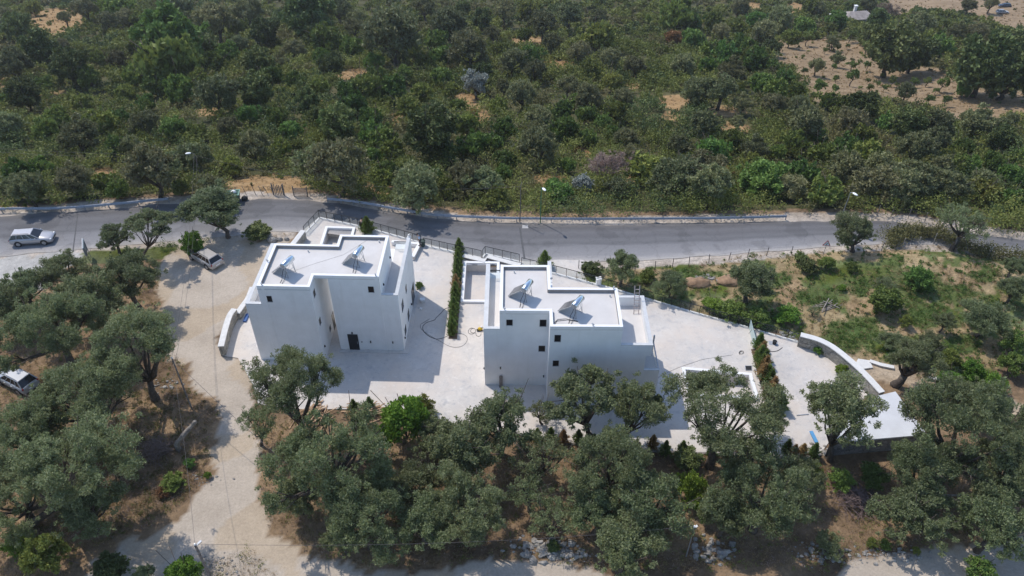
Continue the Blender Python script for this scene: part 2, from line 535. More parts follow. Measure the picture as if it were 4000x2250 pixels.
ORCH = z3([(820, 300), (1150, 265), (1390, 290), (1510, 400), (1600, 480), (1800, 455), (2000, 500), (2170, 610), (2320, 640), (2640, 660), (2640, 860), (2100, 870), (1850, 770), (1650, 710), (1330, 700), (1080, 740), (960, 600), (860, 490), (760, 400)])
TOPR = z3([(1570, -60), (1600, 90), (1640, 130), (1720, 100), (1800, 60), (1960, 70), (2140, 80), (2300, 150), (2420, 210), (2640, 260), (2640, -60)])
CLEAR = [z1(ell(*a)) for a in [(430, 165, 230, 105), (770, 1320, 130, 80), (1980, 1370, 330, 70), (40, 1220, 80, 40), (20, 610, 50, 60), (300, 700, 220, 40), (1560, 830, 80, 35)]]
CLEAR += [z2(ell(*a)) for a in [(380, 570, 190, 55), (1190, 760, 95, 65), (1310, 870, 60, 60), (1640, 310, 150, 40), (1900, 480, 170, 35), (670, 880, 40, 50), (1800, 1340, 110, 60), (2050, 1140, 70, 40), (2430, 620, 60, 50), (560, 1390, 160, 40), (60, 740, 90, 35), (2400, 1340, 60, 40)]]
CLEAR += [z3(ell(*a)) for a in [(70, 730, 130, 50), (430, 800, 150, 40), (40, 850, 60, 30), (500, 930, 120, 50), (640, 60, 60, 40), (960, 60, 120, 40), (300, 1290, 60, 30)]]

PLAT_PX = [(1247, 850), (1429, 888), (1645, 948), (1700, 962), (1880, 1008), (2038, 1036), (2172, 1068), (2374, 1121), (2515, 1162), (2693, 1215), (2923, 1278), (3113, 1334), (3190, 1352),
           (3250, 1388), (3320, 1440), (3400, 1530), (3300, 1640), (3215, 1760), (3150, 1793), (2927, 1778), (2805, 1774), (2513, 1760), (2231, 1733), (2055, 1702), (1760, 1655), (1560, 1622), (1425, 1600), (1160, 1600), (1010, 1580), (985, 1500),
           (930, 1400), (868, 1392), (900, 1310), (935, 1240), (980, 1170), (1080, 1000), (1140, 968), (1180, 905)]
PLAT = ccw([G2(*p) for p in PLAT_PX])

POOLS = {
 'a': [G2(1272.5, 882.8, .3), G2(1385, 887, .3), (-19.35 + 1.2, 62.1), (-19.35 + 1.2, 61.4), (-21.2, 61.4)],
 'b': None, 'c': None}
# pool 1 stands behind the left villa, pool 2 wraps the end of the right villa's side terrace, pool 3 lies on the right terrace
_p = G(1272, 883, .3); _q = G(1385, 887, .3)
POOLS['a'] = [(_p[0] - .15, 60.9), (_q[0] + .1, 60.9), (_q[0] + .1, _q[1]), (_p[0] - .0, _p[1])]
POOLS['b'] = [(-5.32, 61.5), (-1.37, 61.5), (-1.37, 68.15), (-5.32, 68.2)]
_p = G(2662, 1433, .3); _q = G(2936, 1457, .3)
POOLS['c'] = [(_p[0] + .05, _p[1] - 3.6), (_q[0] - .02, _p[1] - 4.0), (_q[0], _q[1]), (_p[0], _p[1])]
POOLS = {k: ccw(v) for k, v in POOLS.items()}

def ground():
    xs = np.concatenate([[-650, -450, -340], np.arange(-260, -62, 2.2), np.arange(-62, 62, 0.4), np.arange(62, 262, 2.2), [340, 450, 650]])
    ys = np.concatenate([[-200, -120], np.arange(-60, 26, 2.0), np.arange(26, 90, 0.4), np.arange(90, 100, 0.6), np.arange(100, 200, 1.2), np.arange(200, 470, 2.4), [560, 700, 900]])
    X, Y = np.meshgrid(xs, ys)
    Z = zt(X, Y)
    Z = np.where(Y > 470, zt(X, np.minimum(Y, 470)) - (Y - 470) * 0.05, Z)
    nx, ny = len(xs), len(ys)
    V = np.stack([X, Y, Z], -1).reshape(-1, 3)
    rel = V - CAM
    c = rel @ FW
    ok = c > 5
    cc = np.where(ok, c, 1)
    PX = np.where(ok, 2000 + F_PX * (rel @ RI) / cc, -9999)
    PY = np.where(ok, 1125 - F_PX * (rel @ UP) / cc, 9999)
    sc = F_PX / cc
    x, y = V[:, 0], V[:, 1]
    jx = PX + sc * (0.55 * snoise(x, y, 2.1, 11) + 0.35 * snoise(x, y, 0.9, 12))
    jy = PY + sc * 0.6 * (0.55 * snoise(x, y, 2.3, 13) + 0.35 * snoise(x, y, 0.8, 14))
    n1 = snoise(x, y, 6, 21)[:, None]
    n2 = snoise(x, y, 2.2, 22)[:, None]
    n3 = snoise(x, y, 20, 23)[:, None]
    A = lambda *c: np.array(c)
    far = (y > yfar(x) + 2.5)[:, None]
    k = np.clip(0.5 + 0.5 * n1 + 0.25 * n2, 0, 1)
    near = A(.13, .088, .056) * (1 - k) + A(.31, .215, .13) * k
    hill = A(.045, .052, .022) * (1 - k) + A(.10, .09, .042) * k
    col = np.where(far, hill, near)
    rough = np.ones(len(V))
    def paint(poly, c1, c2, soft=True, rg_=1.0):
        nonlocal col, rough
        i = pip(jx if soft else PX, jy if soft else PY, poly) & ok
        kk = np.clip(0.5 + 0.45 * n2 + 0.3 * n1, 0, 1)
        cc2 = np.array(c1) * (1 - kk) + np.array(c2) * kk
        col = np.where(i[:, None], cc2, col)
        rough = np.where(i, rg_, rough)
    paint(FIELD, (.26, .195, .105), (.37, .285, .165))
    gi = pip(jx, jy, FIELD) & (snoise(x, y, 3.2, 41) + .5 * snoise(x, y, 1.1, 42) > .05)
    col = np.where(gi[:, None], A(.12, .145, .05) + .03 * n2, col)
    for p in FIELD_D: paint(p, (.29, .20, .115), (.38, .28, .165))
    for p in FIELD_G: paint(p, (.075, .12, .035), (.13, .15, .055))
    paint(PATH_R, (.36, .27, .18), (.43, .35, .26))
    for p in CLEAR: paint(p, (.27, .165, .075), (.36, .24, .125))
    paint(ORCH, (.22, .155, .092), (.31, .225, .14))
    paint(TOPR, (.23, .165, .105), (.32, .235, .155))
    # gravel strip between the road and the guardrails
    s = y - yfar(x) + 0.35 * n1[:, 0]
    g = (s > -0.8) & (s < 1.7)
    col = np.where(g[:, None], A(.42, .36, .30) + .05 * n2, col)
    sn = ynear(x) - y + 0.35 * n1[:, 0]
    g = (sn > -1) & (sn < 1.3) & ((PX < 1150) | (PX > 2150))
    col = np.where(g[:, None], A(.45, .39, .33) + .05 * n2, col)
    g = (sn > 0.6) & (sn < 3.0) & (PX > 250) & (PX < 720)
    col = np.where(g[:, None], A(.10, .115, .04) + .03 * n2, col)
    nt_ = snoise(x, y, 4.5, 24)[:, None]
    for p in (TRACK, TRACK_LOW, TRACK_R):
        paint(p, (.41, .35, .285), (.475, .41, .34), rg_=.25)
        i = pip(jx, jy, p) & (nt_[:, 0] > .25)
        col = np.where(i[:, None], col * A(.97, .92, .84), col)
    paint(CONC_L, (.38, .365, .34), (.47, .45, .42), rg_=.6)
    col = np.clip(col, .01, .8)
    idx = np.arange(nx * ny).reshape(ny, nx)
    Q = np.stack([idx[:-1, :-1], idx[:-1, 1:], idx[1:, 1:], idx[1:, :-1]], -1).reshape(-1, 4)
    ctr = V[Q].mean(1)
    ins = pip(ctr[:, 0], ctr[:, 1], offset(PLAT, 1.0))
    Q = Q[~ins]
    onp = np.array([], bool)
    cx, cy = jx[Q].mean(1), jy[Q].mean(1)
    cls = np.zeros(len(Q), int)
    for k_, p in enumerate((TRACK, TRACK_LOW, TRACK_R)):
        cls[pip(cx, cy, p) & ok[Q[:, 0]]] = 1 + k_
    cls[pip(cx, cy, CONC_L) & ok[Q[:, 0]]] = 4
    def part_mesh(name, q4):
        u, inv = np.unique(q4, return_inverse=True)
        inv = inv.reshape(q4.shape)
        me = bpy.data.meshes.new(name)
        me.vertices.add(len(u)); me.vertices.foreach_set('co', V[u].ravel())
        me.loops.add(q4.size); me.loops.foreach_set('vertex_index', inv.ravel().astype(np.int32))
        me.polygons.add(len(q4)); me.polygons.foreach_set('loop_start', np.arange(len(q4), dtype=np.int32) * 4)
        me.update(calc_edges=True)
        at = me.color_attributes.new('soil', 'FLOAT_COLOR', 'POINT')
        at.data.foreach_set('color', np.concatenate([col[u], rough[u][:, None]], 1).ravel())
        me.polygons.foreach_set('use_smooth', np.ones(len(q4), bool))
        return me
    m = bpy.data.materials.new('soil')
    m.use_nodes = True
    t = m.node_tree
    b = t.nodes['Principled BSDF']; b.inputs['Roughness'].default_value = 0.95; b.inputs['Specular IOR Level'].default_value = 0.1
    a = t.nodes.new('ShaderNodeAttribute'); a.attribute_name = 'soil'
    tc = t.nodes.new('ShaderNodeTexCoord')
    n = t.nodes.new('ShaderNodeTexNoise'); n.inputs['Scale'].default_value = 1.1; n.inputs['Detail'].default_value = 10; n.inputs['Roughness'].default_value = 0.7
    t.links.new(tc.outputs['Object'], n.inputs['Vector'])
    mr = t.nodes.new('ShaderNodeMapRange'); mr.inputs[1].default_value = 0.3; mr.inputs[2].default_value = 0.7; mr.inputs[3].default_value = 0.6; mr.inputs[4].default_value = 1.34
    t.links.new(n.outputs[0], mr.inputs[0])
    mx = t.nodes.new('ShaderNodeMix'); mx.data_type = 'RGBA'; mx.blend_type = 'MULTIPLY'; mx.inputs[0].default_value = 1
    t.links.new(a.outputs['Alpha'], mx.inputs[0])
    t.links.new(a.outputs['Color'], mx.inputs[6]); t.links.new(mr.outputs[0], mx.inputs[7])
    nf = t.nodes.new('ShaderNodeTexNoise'); nf.inputs['Scale'].default_value = 5.5; nf.inputs['Detail'].default_value = 6; nf.inputs['Roughness'].default_value = .7
    t.links.new(tc.outputs['Object'], nf.inputs['Vector'])
    mrf = t.nodes.new('ShaderNodeMapRange'); mrf.inputs[1].default_value = 0.3; mrf.inputs[2].default_value = 0.7; mrf.inputs[3].default_value = 0.84; mrf.inputs[4].default_value = 1.14
    t.links.new(nf.outputs[0], mrf.inputs[0])
    mx2 = t.nodes.new('ShaderNodeMix'); mx2.data_type = 'RGBA'; mx2.blend_type = 'MULTIPLY'; mx2.inputs[0].default_value = 1
    t.links.new(mx.outputs[2], mx2.inputs[6]); t.links.new(mrf.outputs[0], mx2.inputs[7])
    t.links.new(mx2.outputs[2], b.inputs['Base Color'])
    n2_ = t.nodes.new('ShaderNodeTexNoise'); n2_.inputs['Scale'].default_value = 2.5; n2_.inputs['Detail'].default_value = 8
    t.links.new(tc.outputs['Object'], n2_.inputs['Vector'])
    bp = t.nodes.new('ShaderNodeBump'); bp.inputs['Strength'].default_value = 0.7; bp.inputs['Distance'].default_value = 0.25
    mb_ = t.nodes.new('ShaderNodeMath'); mb_.operation = 'MULTIPLY'; mb_.inputs[1].default_value = .65
    t.links.new(a.outputs['Alpha'], mb_.inputs[0]); t.links.new(mb_.outputs[0], bp.inputs['Strength'])
    t.links.new(n2_.outputs[0], bp.inputs['Height']); t.links.new(bp.outputs[0], b.inputs['Normal'])
    for k_, name in enumerate(('ground', 'dirt_track', 'dirt_track', 'dirt_track', 'concrete_driveway')):
        if not (cls == k_).any(): continue
        me = part_mesh(name, Q[cls == k_])
        me.materials.append(m)
        o = bpy.data.objects.new(name, me)
        C.objects.link(o)
        o['kind'] = 'structure'
ground()

# ---------------------------------------------------------------- road
def road():
    xs = np.arange(-95, 96, 1.0)
    rg = np.random.RandomState(5)
    nv = 13
    vs = []; uv = []
    for i, x in enumerate(xs):
        a = yfar(x) + 0.22 * snoise(x, 0, 1.6, 31) + 0.1 * snoise(x, 0, .6, 33)
        b = ynear(x) + 0.12 * snoise(x, 5, 1.8, 32)
        for k in range(nv):
            f = k / (nv - 1)
            vs.append((x, b + (a - b) * f, 0.035))
            uv.append((f, x / 10))
    fs = [(i * nv + k, (i + 1) * nv + k, (i + 1) * nv + k + 1, i * nv + k + 1) for i in range(len(xs) - 1) for k in range(nv - 1)]
    me = bpy.data.meshes.new('road')
    me.from_pydata(vs, [], fs)
    at = me.attributes.new('across', 'FLOAT', 'POINT')
    at.data.foreach_set('value', np.array([u[0] for u in uv], np.float32))
    m = bpy.data.materials.new('asphalt'); m.use_nodes = True
    t = m.node_tree; b = t.nodes['Principled BSDF']; b.inputs['Roughness'].default_value = 0.85; b.inputs['Specular IOR Level'].default_value = 0.2
    a = t.nodes.new('ShaderNodeAttribute'); a.attribute_name = 'across'
    tc = t.nodes.new('ShaderNodeTexCoord')
    mp = t.nodes.new('ShaderNodeMapping'); mp.inputs['Scale'].default_value = (0.12, 1.1, 1)
    t.links.new(tc.outputs['Object'], mp.inputs[0])
    n = t.nodes.new('ShaderNodeTexNoise'); n.inputs['Scale'].default_value = 1.6; n.inputs['Detail'].default_value = 8; n.inputs['Roughness'].default_value = .65
    t.links.new(mp.outputs[0], n.inputs['Vector'])
    ad = t.nodes.new('ShaderNodeMath'); ad.operation = 'MULTIPLY_ADD'; ad.inputs[1].default_value = 0.16; ad.inputs[2].default_value = -0.08
    t.links.new(n.outputs[0], ad.inputs[0])
    a2 = t.nodes.new('ShaderNodeMath'); a2.operation = 'ADD'
    t.links.new(a.outputs['Fac'], a2.inputs[0]); t.links.new(ad.outputs[0], a2.inputs[1])
    r = t.nodes.new('ShaderNodeValToRGB')
    els = [(0.0, (.40, .37, .34)), (0.07, (.33, .315, .31)), (0.16, (.245, .24, .245)), (0.40, (.20, .198, .205)), (0.47, (.135, .134, .14)), (0.56, (.155, .154, .16)), (0.66, (.13, .128, .134)), (0.78, (.15, .148, .154)), (0.9, (.118, .115, .118)), (1.0, (.16, .15, .145))]
    cr = r.color_ramp
    cr.elements[0].position = els[0][0]; cr.elements[0].color = (*els[0][1], 1)
    cr.elements[1].position = els[-1][0]; cr.elements[1].color = (*els[-1][1], 1)
    for p, c in els[1:-1]:
        e = cr.elements.new(p); e.color = (*c, 1)
    t.links.new(a2.outputs[0], r.inputs[0])
    nf = t.nodes.new('ShaderNodeTexNoise'); nf.inputs['Scale'].default_value = 9; nf.inputs['Detail'].default_value = 5
    t.links.new(tc.outputs['Object'], nf.inputs['Vector'])
    mr = t.nodes.new('ShaderNodeMapRange'); mr.inputs[3].default_value = 0.78; mr.inputs[4].default_value = 1.22
    t.links.new(nf.outputs[0], mr.inputs[0])
    mx = t.nodes.new('ShaderNodeMix'); mx.data_type = 'RGBA'; mx.blend_type = 'MULTIPLY'; mx.inputs[0].default_value = 1
    t.links.new(r.outputs[0], mx.inputs[6]); t.links.new(mr.outputs[0], mx.inputs[7])
    # cracks and tar patches
    vo = t.nodes.new('ShaderNodeTexVoronoi'); vo.feature = 'DISTANCE_TO_EDGE'; vo.inputs['Scale'].default_value = .33
    nd = t.nodes.new('ShaderNodeTexNoise'); nd.inputs['Scale'].default_value = 1.2; nd.inputs['Detail'].default_value = 5
    t.links.new(tc.outputs['Object'], nd.inputs['Vector'])
    va = t.nodes.new('ShaderNodeVectorMath'); va.operation = 'MULTIPLY_ADD'; va.inputs[1].default_value = (1.6, 1.6, 0)
    t.links.new(nd.outputs['Color'], va.inputs[0]); t.links.new(tc.outputs['Object'], va.inputs[2])
    t.links.new(va.outputs[0], vo.inputs['Vector'])
    mk = t.nodes.new('ShaderNodeMapRange'); mk.inputs[1].default_value = 0.0; mk.inputs[2].default_value = .03; mk.inputs[3].default_value = .87; mk.inputs[4].default_value = 1
    t.links.new(vo.outputs['Distance'], mk.inputs[0])
    npz = t.nodes.new('ShaderNodeTexNoise'); npz.inputs['Scale'].default_value = .22; npz.inputs['Detail'].default_value = 3
    t.links.new(tc.outputs['Object'], npz.inputs['Vector'])
    mp2 = t.nodes.new('ShaderNodeMapRange'); mp2.inputs[1].default_value = .57; mp2.inputs[2].default_value = .60; mp2.inputs[3].default_value = 1; mp2.inputs[4].default_value = .84
    t.links.new(npz.outputs[0], mp2.inputs[0])
    mm = t.nodes.new('ShaderNodeMath'); mm.operation = 'MULTIPLY'
    t.links.new(mk.outputs[0], mm.inputs[0]); t.links.new(mp2.outputs[0], mm.inputs[1])
    mx3 = t.nodes.new('ShaderNodeMix'); mx3.data_type = 'RGBA'; mx3.blend_type = 'MULTIPLY'; mx3.inputs[0].default_value = 1
    t.links.new(mx.outputs[2], mx3.inputs[6]); t.links.new(mm.outputs[0], mx3.inputs[7])
    t.links.new(mx3.outputs[2], b.inputs['Base Color'])
    M['asphalt'] = m
    me.materials.append(m)
    o = bpy.data.objects.new('road', me); C.objects.link(o); o['kind'] = 'structure'
    # worn patch seams across the carriageway
    sm = mat('seam_tar', (.10, .10, .105), .8, .1, 3)
    q = MB()
    for (x0, y0, x1, y1, w) in ((2030, 886, 2049, 1012, .22), (285, 985, 304, 838, .14)):
        a = G(x0, y0, 0); b_ = G(x1, y1, 0)
        q.beam((a[0], a[1], .038), (b_[0], b_[1], .038), w, .01)
    q.build('road_seam', sm)['kind'] = 'structure'
    pv = mat('drain_concrete', (.42, .41, .40), .9, .1, 3)
    c = [G2(2040, 880), G2(2062, 880), G2(2064, 893), G2(2040, 893)]
    q = MB().prism(c, .02, .05)
    q.build('road_drain', pv)['kind'] = 'structure'
road()

def sheet(name, poly, z, m, step=0.6, jit=0.25, seed=0, holes=()):
    """flat ground sheet with a slightly ragged edge"""
    bm = bmesh.new()
    def loop(poly, jit):
        pts = []
        n = len(poly)
        for i in range(n):
            a = np.array(poly[i]); b = np.array(poly[(i + 1) % n])
            L = np.linalg.norm(b - a)
            k = max(int(L / step), 1)
            for j in range(k):
                p = a + (b - a) * j / k
                if jit:
                    p = p + jit * np.array([snoise(p[0], p[1], 1.1, seed), snoise(p[0], p[1], 1.0, seed + 1)])
                pts.append(p)
        vs = [bm.verts.new((p[0], p[1], z)) for p in pts]
        return [bm.edges.new((vs[i], vs[(i + 1) % len(vs)])) for i in range(len(vs))]
    es = loop(poly, jit)
    for h in holes:
        es += loop(h, 0)
    bmesh.ops.triangle_fill(bm, use_beauty=True, use_dissolve=False, edges=es)
    for f in bm.faces:
        if f.normal.z < 0:
            f.normal_flip()
    me = bpy.data.meshes.new(name)
    bm.to_mesh(me); bm.free()
    me.materials.append(m)
    o = bpy.data.objects.new(name, me); C.objects.link(o)
    o['kind'] = 'structure'
    return o

sheet('concrete_courtyard', PLAT, .07, M['concrete'], step=1.2, jit=0, holes=[offset(p, .14) for p in POOLS.values()])
# apron of pale concrete between road and courtyard
AP = ccw([G2(*q) for q in [(1640, 955), (1760, 985), (1863, 1008), (2010, 1024), (2270, 1016), (2310, 1022), (2276, 1060), (2290, 1098), (2172, 1072), (2038, 1040), (1880, 1012), (1700, 966)]])
sheet('concrete_apron', AP, .055, M['concrete'], jit=.12, seed=70)
# ================================================================ VILLAS
def window(par, axis, c, w, h, zc, out, M_=None, name='window'):
    """dark flush window. axis 'x': on a wall facing -y / +y at plane c=(x,y); out = -1/+1 side it faces"""
    x, y = c
    f = MB(); p = MB(); s = MB()
    t = .05
    if axis == 'y':
        d = lambda a: y + out * a
        lo, hi = sorted((d(.022), d(-.02)))
        for (x0, x1, z0, z1) in ((x - w / 2, x - w / 2 + t, zc - h / 2, zc + h / 2), (x + w / 2 - t, x + w / 2, zc - h / 2, zc + h / 2), (x - w / 2 + t, x + w / 2 - t, zc - h / 2, zc - h / 2 + t), (x - w / 2 + t, x + w / 2 - t, zc + h / 2 - t, zc + h / 2)):
            f.box(x0, x1, lo, hi, z0, z1)
        lo, hi = sorted((d(.008), d(-.02)))
        p.box(x - w / 2 + t, x + w / 2 - t, lo, hi, zc - h / 2 + t, zc + h / 2 - t)
        lo, hi = sorted((d(.05), d(-.02)))
        s.box(x - w / 2 - .03, x + w / 2 + .03, lo, hi, zc - h / 2 - .05, zc - h / 2 - .004)
    else:
        d = lambda a: x + out * a
        lo, hi = sorted((d(.022), d(-.02)))
        for (x0, x1, z0, z1) in ((y - w / 2, y - w / 2 + t, zc - h / 2, zc + h / 2), (y + w / 2 - t, y + w / 2, zc - h / 2, zc + h / 2), (y - w / 2 + t, y + w / 2 - t, zc - h / 2, zc - h / 2 + t), (y - w / 2 + t, y + w / 2 - t, zc + h / 2 - t, zc + h / 2)):
            f.box(lo, hi, x0, x1, z0, z1)
        lo, hi = sorted((d(.008), d(-.02)))
        p.box(lo, hi, y - w / 2 + t, y + w / 2 - t, zc - h / 2 + t, zc + h / 2 - t)
        lo, hi = sorted((d(.05), d(-.02)))
        s.box(lo, hi, y - w / 2 - .03, y + w / 2 + .03, zc - h / 2 - .05, zc - h / 2 - .004)
    fo = f.build(name, M['frame'], par)
    p.build('pane', M['pane'], fo)
    if name == 'window':
        s.build('sill', M['plaster_grey'], fo)
    return fo

def wall_lamp(par, x, y, z, dx, dy):
    q = MB()
    q.box(x + dx * .03 - .05, x + dx * .03 + .05, y + dy * .03 - .05, y + dy * .03 + .05, z - .11, z + .11)
    q.box(x + dx * .09 - .035, x + dx * .09 + .035, y + dy * .09 - .035, y + dy * .09 + .035, z - .075, z + .075)
    return q.build('wall_lamp', M['dark_metal'], par)

def roof_spot(par, x, y, z, a):
    """little floodlight clamped to a parapet"""
    q = MB()
    q.beam((x, y, z), (x, y, z + .16), .05, .05)
    q.beam((x - .11 * math.cos(a), y - .11 * math.sin(a), z + .17), (x + .13 * math.cos(a), y + .13 * math.sin(a), z + .21), .1, .1)
    return q.build('floodlight', M['galv'], par)

def glass_rail(par, x0, x1, y, z0, z1):
    q = MB().box(x0, x1, y - .012, y + .012, z0, z1 - .05)
    g = q.build('glass_balustrade', M['balglass'], par)
    MB().box(x0, x1, y - .035, y + .035, z1 - .05, z1 + .02).build('handrail', M['dark_metal'], g)
    return g

# ---- left villa (own frame turned 1.6 degrees)
V1 = empty('villa', (-17, 54.6, 0), math.radians(-1.6), 'white flat-roofed villa with a deep slot in its front, beside the dirt car park', 'house', 'white villas')
P1 = [(-5.55, -1.5), (-.82, -1.5), (-.82, 3.6), (.38, 3.6), (.38, .12), (5.05, .12), (5.05, 6.25), (.36, 6.25), (.36, 4.65), (-5.55, 4.65)]
R1 = [(-5.55, -1.5), (-.82, -1.5), (-.82, .12), (5.05, .12), (5.05, 6.25), (.36, 6.25), (.36, 4.65), (-5.55, 4.65)]
q = MB()
q.prism([(-5.55, -1.5), (-.82, -1.5), (-.82, 4.65), (-5.55, 4.65)], 0, 9.0)  # slot opened through to the back so sunlight can brighten it
q.prism([(.38, .12), (5.05, .12), (5.05, 6.25), (.36, 6.25), (.36, 4.65), (.38, 4.65)], 0, 9.0)
q.box(5.05, 6.57, .12, 9.1, 0, 6.2)                 # right wing
q.box(2.4, 5.05, 6.25, 8.3, 0, 6.2)
q.box(-7.0, -5.55, -1.5, 7.4, 0, 6.2)               # left wing
q.box(6.29, 6.57, .12, 9.1, 6.2, 7.2)
q.box(5.05, 6.29, .12, .38, 6.2, 7.2)
q.box(-7.0, -6.72, -1.5, 7.4, 6.2, 7.2)
q.box(-6.72, -5.55, -1.5, -1.24, 6.2, 7.2)
q.build('wall', M['plaster'], V1)
q = MB().prism(R1, 9.0, 9.06)
q.build('roof', M['roof_screed'], V1)
q = MB().ring(R1, offset(R1, .27), 9.06, 9.4)
q.build('parapet', M['white'], V1)
MB().ring(offset(R1, .272), offset(R1, .29), 9.062, 9.37).build('parapet_lining', M['lining'], V1)
for b_ in ((6.26, 6.59, .10, 9.12, 7.2, 7.26), (5.05, 6.26, .10, .40, 7.2, 7.26), (-7.02, -6.70, -1.52, 7.42, 7.2, 7.26), (-6.70, -5.55, -1.52, -1.22, 7.2, 7.26)):
    MB().box(*b_).build('parapet_coping', M['plaster_grey'], V1)
MB().box(5.06, 6.28, .4, 8.28, 6.2, 6.23).build('terrace_floor', M['roof_screed'], V1)
MB().box(-6.7, -5.56, -1.2, 7.38, 6.2, 6.23).build('terrace_floor', M['roof_screed'], V1)
for (x0, x1, y) in ((4.66, 4.95, .12), (-5.16, -4.9, -1.5)):
    MB().box(x0, x1, y - .03, y + .02, 0, 9.42).build('pilaster', M['plaster'], V1)
MB().box(-5.55, -.82, -1.535, -1.48, 8.98, 9.0).build('drip_edge', M['plaster_grey'], V1)
for (x, zc, y) in ((4.19, 7.87, .12), (-4.70, 7.88, -1.5)):
    window(V1, 'y', (x, y), .52, .68, zc, -1)
for (y, zc, w, h) in ((-.66, 7.95, .5, .7), (-.72, 4.55, .5, .7), (1.65, 1.4, .5, .6)):
    window(V1, 'x', (-.82, y), w, h, zc, 1)
window(V1, 'x', (-.82, 3.1), .7, 2.0, 1.07, 1, name='glass_door')
for (y, zc, w, h) in ((1.65, 4.65, .9, 1.0), (3.9, 1.35, .85, 1.0), (1.66, 1.42, .85, .8), (4.1, 4.6, .6, .75)):
    window(V1, 'x', (6.57, y), w, h, zc, 1)
window(V1, 'x', (6.57, 7.3), 1.6, 2.05, 1.1, 1, name='glass_door')
d_ = MB().box(1.26, 2.23, .06, .13, .02, 2.12).build('door', M['door'], V1)
MB().box(2.12, 2.15, -.01, .06, .95, 1.25).build('handle', M['galv'], d_)
wall_lamp(V1, 1.75, .12, 2.33, 0, -1); wall_lamp(V1, 3.4, .12, 1.2, 0, -1); wall_lamp(V1, 5.55, .12, 1.2, 0, -1)
MB().box(2.5, 2.6, .08, .13, 1.1, 1.2).build('doorbell', M['dark_metal'], V1)
wall_lamp(V1, 6.57, .87, 1.1, 1, 0); wall_lamp(V1, 6.57, 5.76, 1.1, 1, 0); wall_lamp(V1, 5.05, 5.41, 7.4, 1, 0); wall_lamp(V1, 5.05, 1.34, 7.45, 1, 0)
wall_lamp(V1, -.82, -.95, 1.5, 1, 0)
glass_rail(V1, 5.05, 6.28, 8.2, 6.2, 7.2)
roof_spot(V1, 4.75, .22, 9.4, -1.2); roof_spot(V1, -5.1, -1.4, 9.4, -1.0); roof_spot(V1, -5.45, 1.9, 9.4, 2.6); roof_spot(V1, 6.43, 9.0, 7.26, 1.0)
# step slab round the foot of the villa
q = MB(); q.box(.2, 6.95, -.28, .12, .0, .11); q.box(6.57, 6.95, .12, 9.1, .0, .11)
q.build('plinth', M['concrete'], V1)

q = MB().tube([(-3.9, .35, 9.075), (-1.5, 2.0, 9.075), (1.2, 3.6, 9.075), (3.0, 5.9, 9.075)], .006, 5)
q.build('roof_cable', M['wire'], V1)
for (x, y) in ((-2.2, 3.9), (4.2, 5.6)): MB().tube([(x, y, 9.05), (x, y, 9.3)], .06, 10).build('vent_pipe', M['plaster_grey'], V1)
# ---- right villa
V2 = empty('villa', (3.2, 48.2, 0), 0, 'white flat-roofed villa with a stepped front and terraces either side, beside the right-hand courtyard', 'house', 'white villas')
ox, oy = 3.2, 48.2
L = lambda pts: [(x - ox, y - oy) for x, y in pts]
P2 = L([(-1.05, 50.14), (3.2, 50.14), (3.2, 48.2), (9.3, 48.2), (9.3, 53.2), (3.42, 53.2), (3.42, 56.35), (-1.05, 56.35)])
q = MB()
def bx(mb, x0, x1, y0, y1, z0, z1): mb.box(x0 - ox, x1 - ox, y0 - oy, y1 - oy, z0, z1)
q.prism(P2, 0, 9.0)
bx(q, -2.47, -1.05, 50.14, 59.1, 0, 6.2)            # left wing
bx(q, -2.47, -2.11, 50.14, 59.1, 6.2, 7.22); bx(q, -2.11, -1.05, 50.14, 50.4, 6.2, 7.22)
bx(q, 9.3, 12.98, 48.2, 54.6, 0, 3.1)               # ground storey, right
bx(q, 9.3, 11.6, 48.2, 54.6, 3.1, 5.97); bx(q, 11.6, 12.05, 51.72, 54.6, 3.1, 5.97)
bx(q, 9.3, 12.05, 48.2, 54.6, 5.97, 6.2)
bx(q, 11.78, 12.05, 48.2, 54.6, 6.2, 7.22); bx(q, 9.3, 11.78, 48.2, 48.46, 6.2, 7.22); bx(q, 9.3, 11.78, 54.34, 54.6, 6.2, 7.22)
bx(q, 11.6, 12.98, 48.2, 48.42, 3.1, 4.15)
bx(q, 3.42, 3.74, 53.2, 59.6, 0, 7.2)               # fin wall behind
bx(q, -1.05, 3.42, 56.35, 58.3, 0, 6.2)
q.build('wall', M['plaster'], V2)
MB().prism(P2, 9.0, 9.06).build('roof', M['roof_screed'], V2)
MB().ring(P2, offset(P2, .27), 9.06, 9.4).build('parapet', M['white'], V2)
MB().ring(offset(P2, .272), offset(P2, .29), 9.062, 9.37).build('parapet_lining', M['lining'], V2)
for b_ in ((-2.49, -2.09, 50.12, 59.12, 7.22, 7.28), (-2.09, -1.05, 50.12, 50.42, 7.22, 7.28), (11.76, 12.07, 48.18, 54.62, 7.22, 7.28), (9.3, 11.76, 48.18, 48.48, 7.22, 7.28), (9.3, 11.76, 54.32, 54.62, 7.22, 7.28),
           (3.40, 3.76, 56.4, 59.62, 7.2, 7.26), (11.6, 13.0, 48.18, 48.44, 4.15, 4.2)):
    q = MB(); bx(q, *b_); q.build('parapet_coping', M['plaster_grey'], V2)
q = MB(); bx(q, -2.1, -1.06, 50.42, 58.2, 6.2, 6.23); q.build('terrace_floor', M['roof_screed'], V2)
q = MB(); bx(q, 9.31, 11.77, 48.48, 54.33, 6.2, 6.23); q.build('terrace_floor', M['roof_screed'], V2)
q = MB(); bx(q, 11.61, 12.96, 48.44, 51.7, 3.1, 3.13); q.build('balcony_floor', M['roof_screed'], V2)
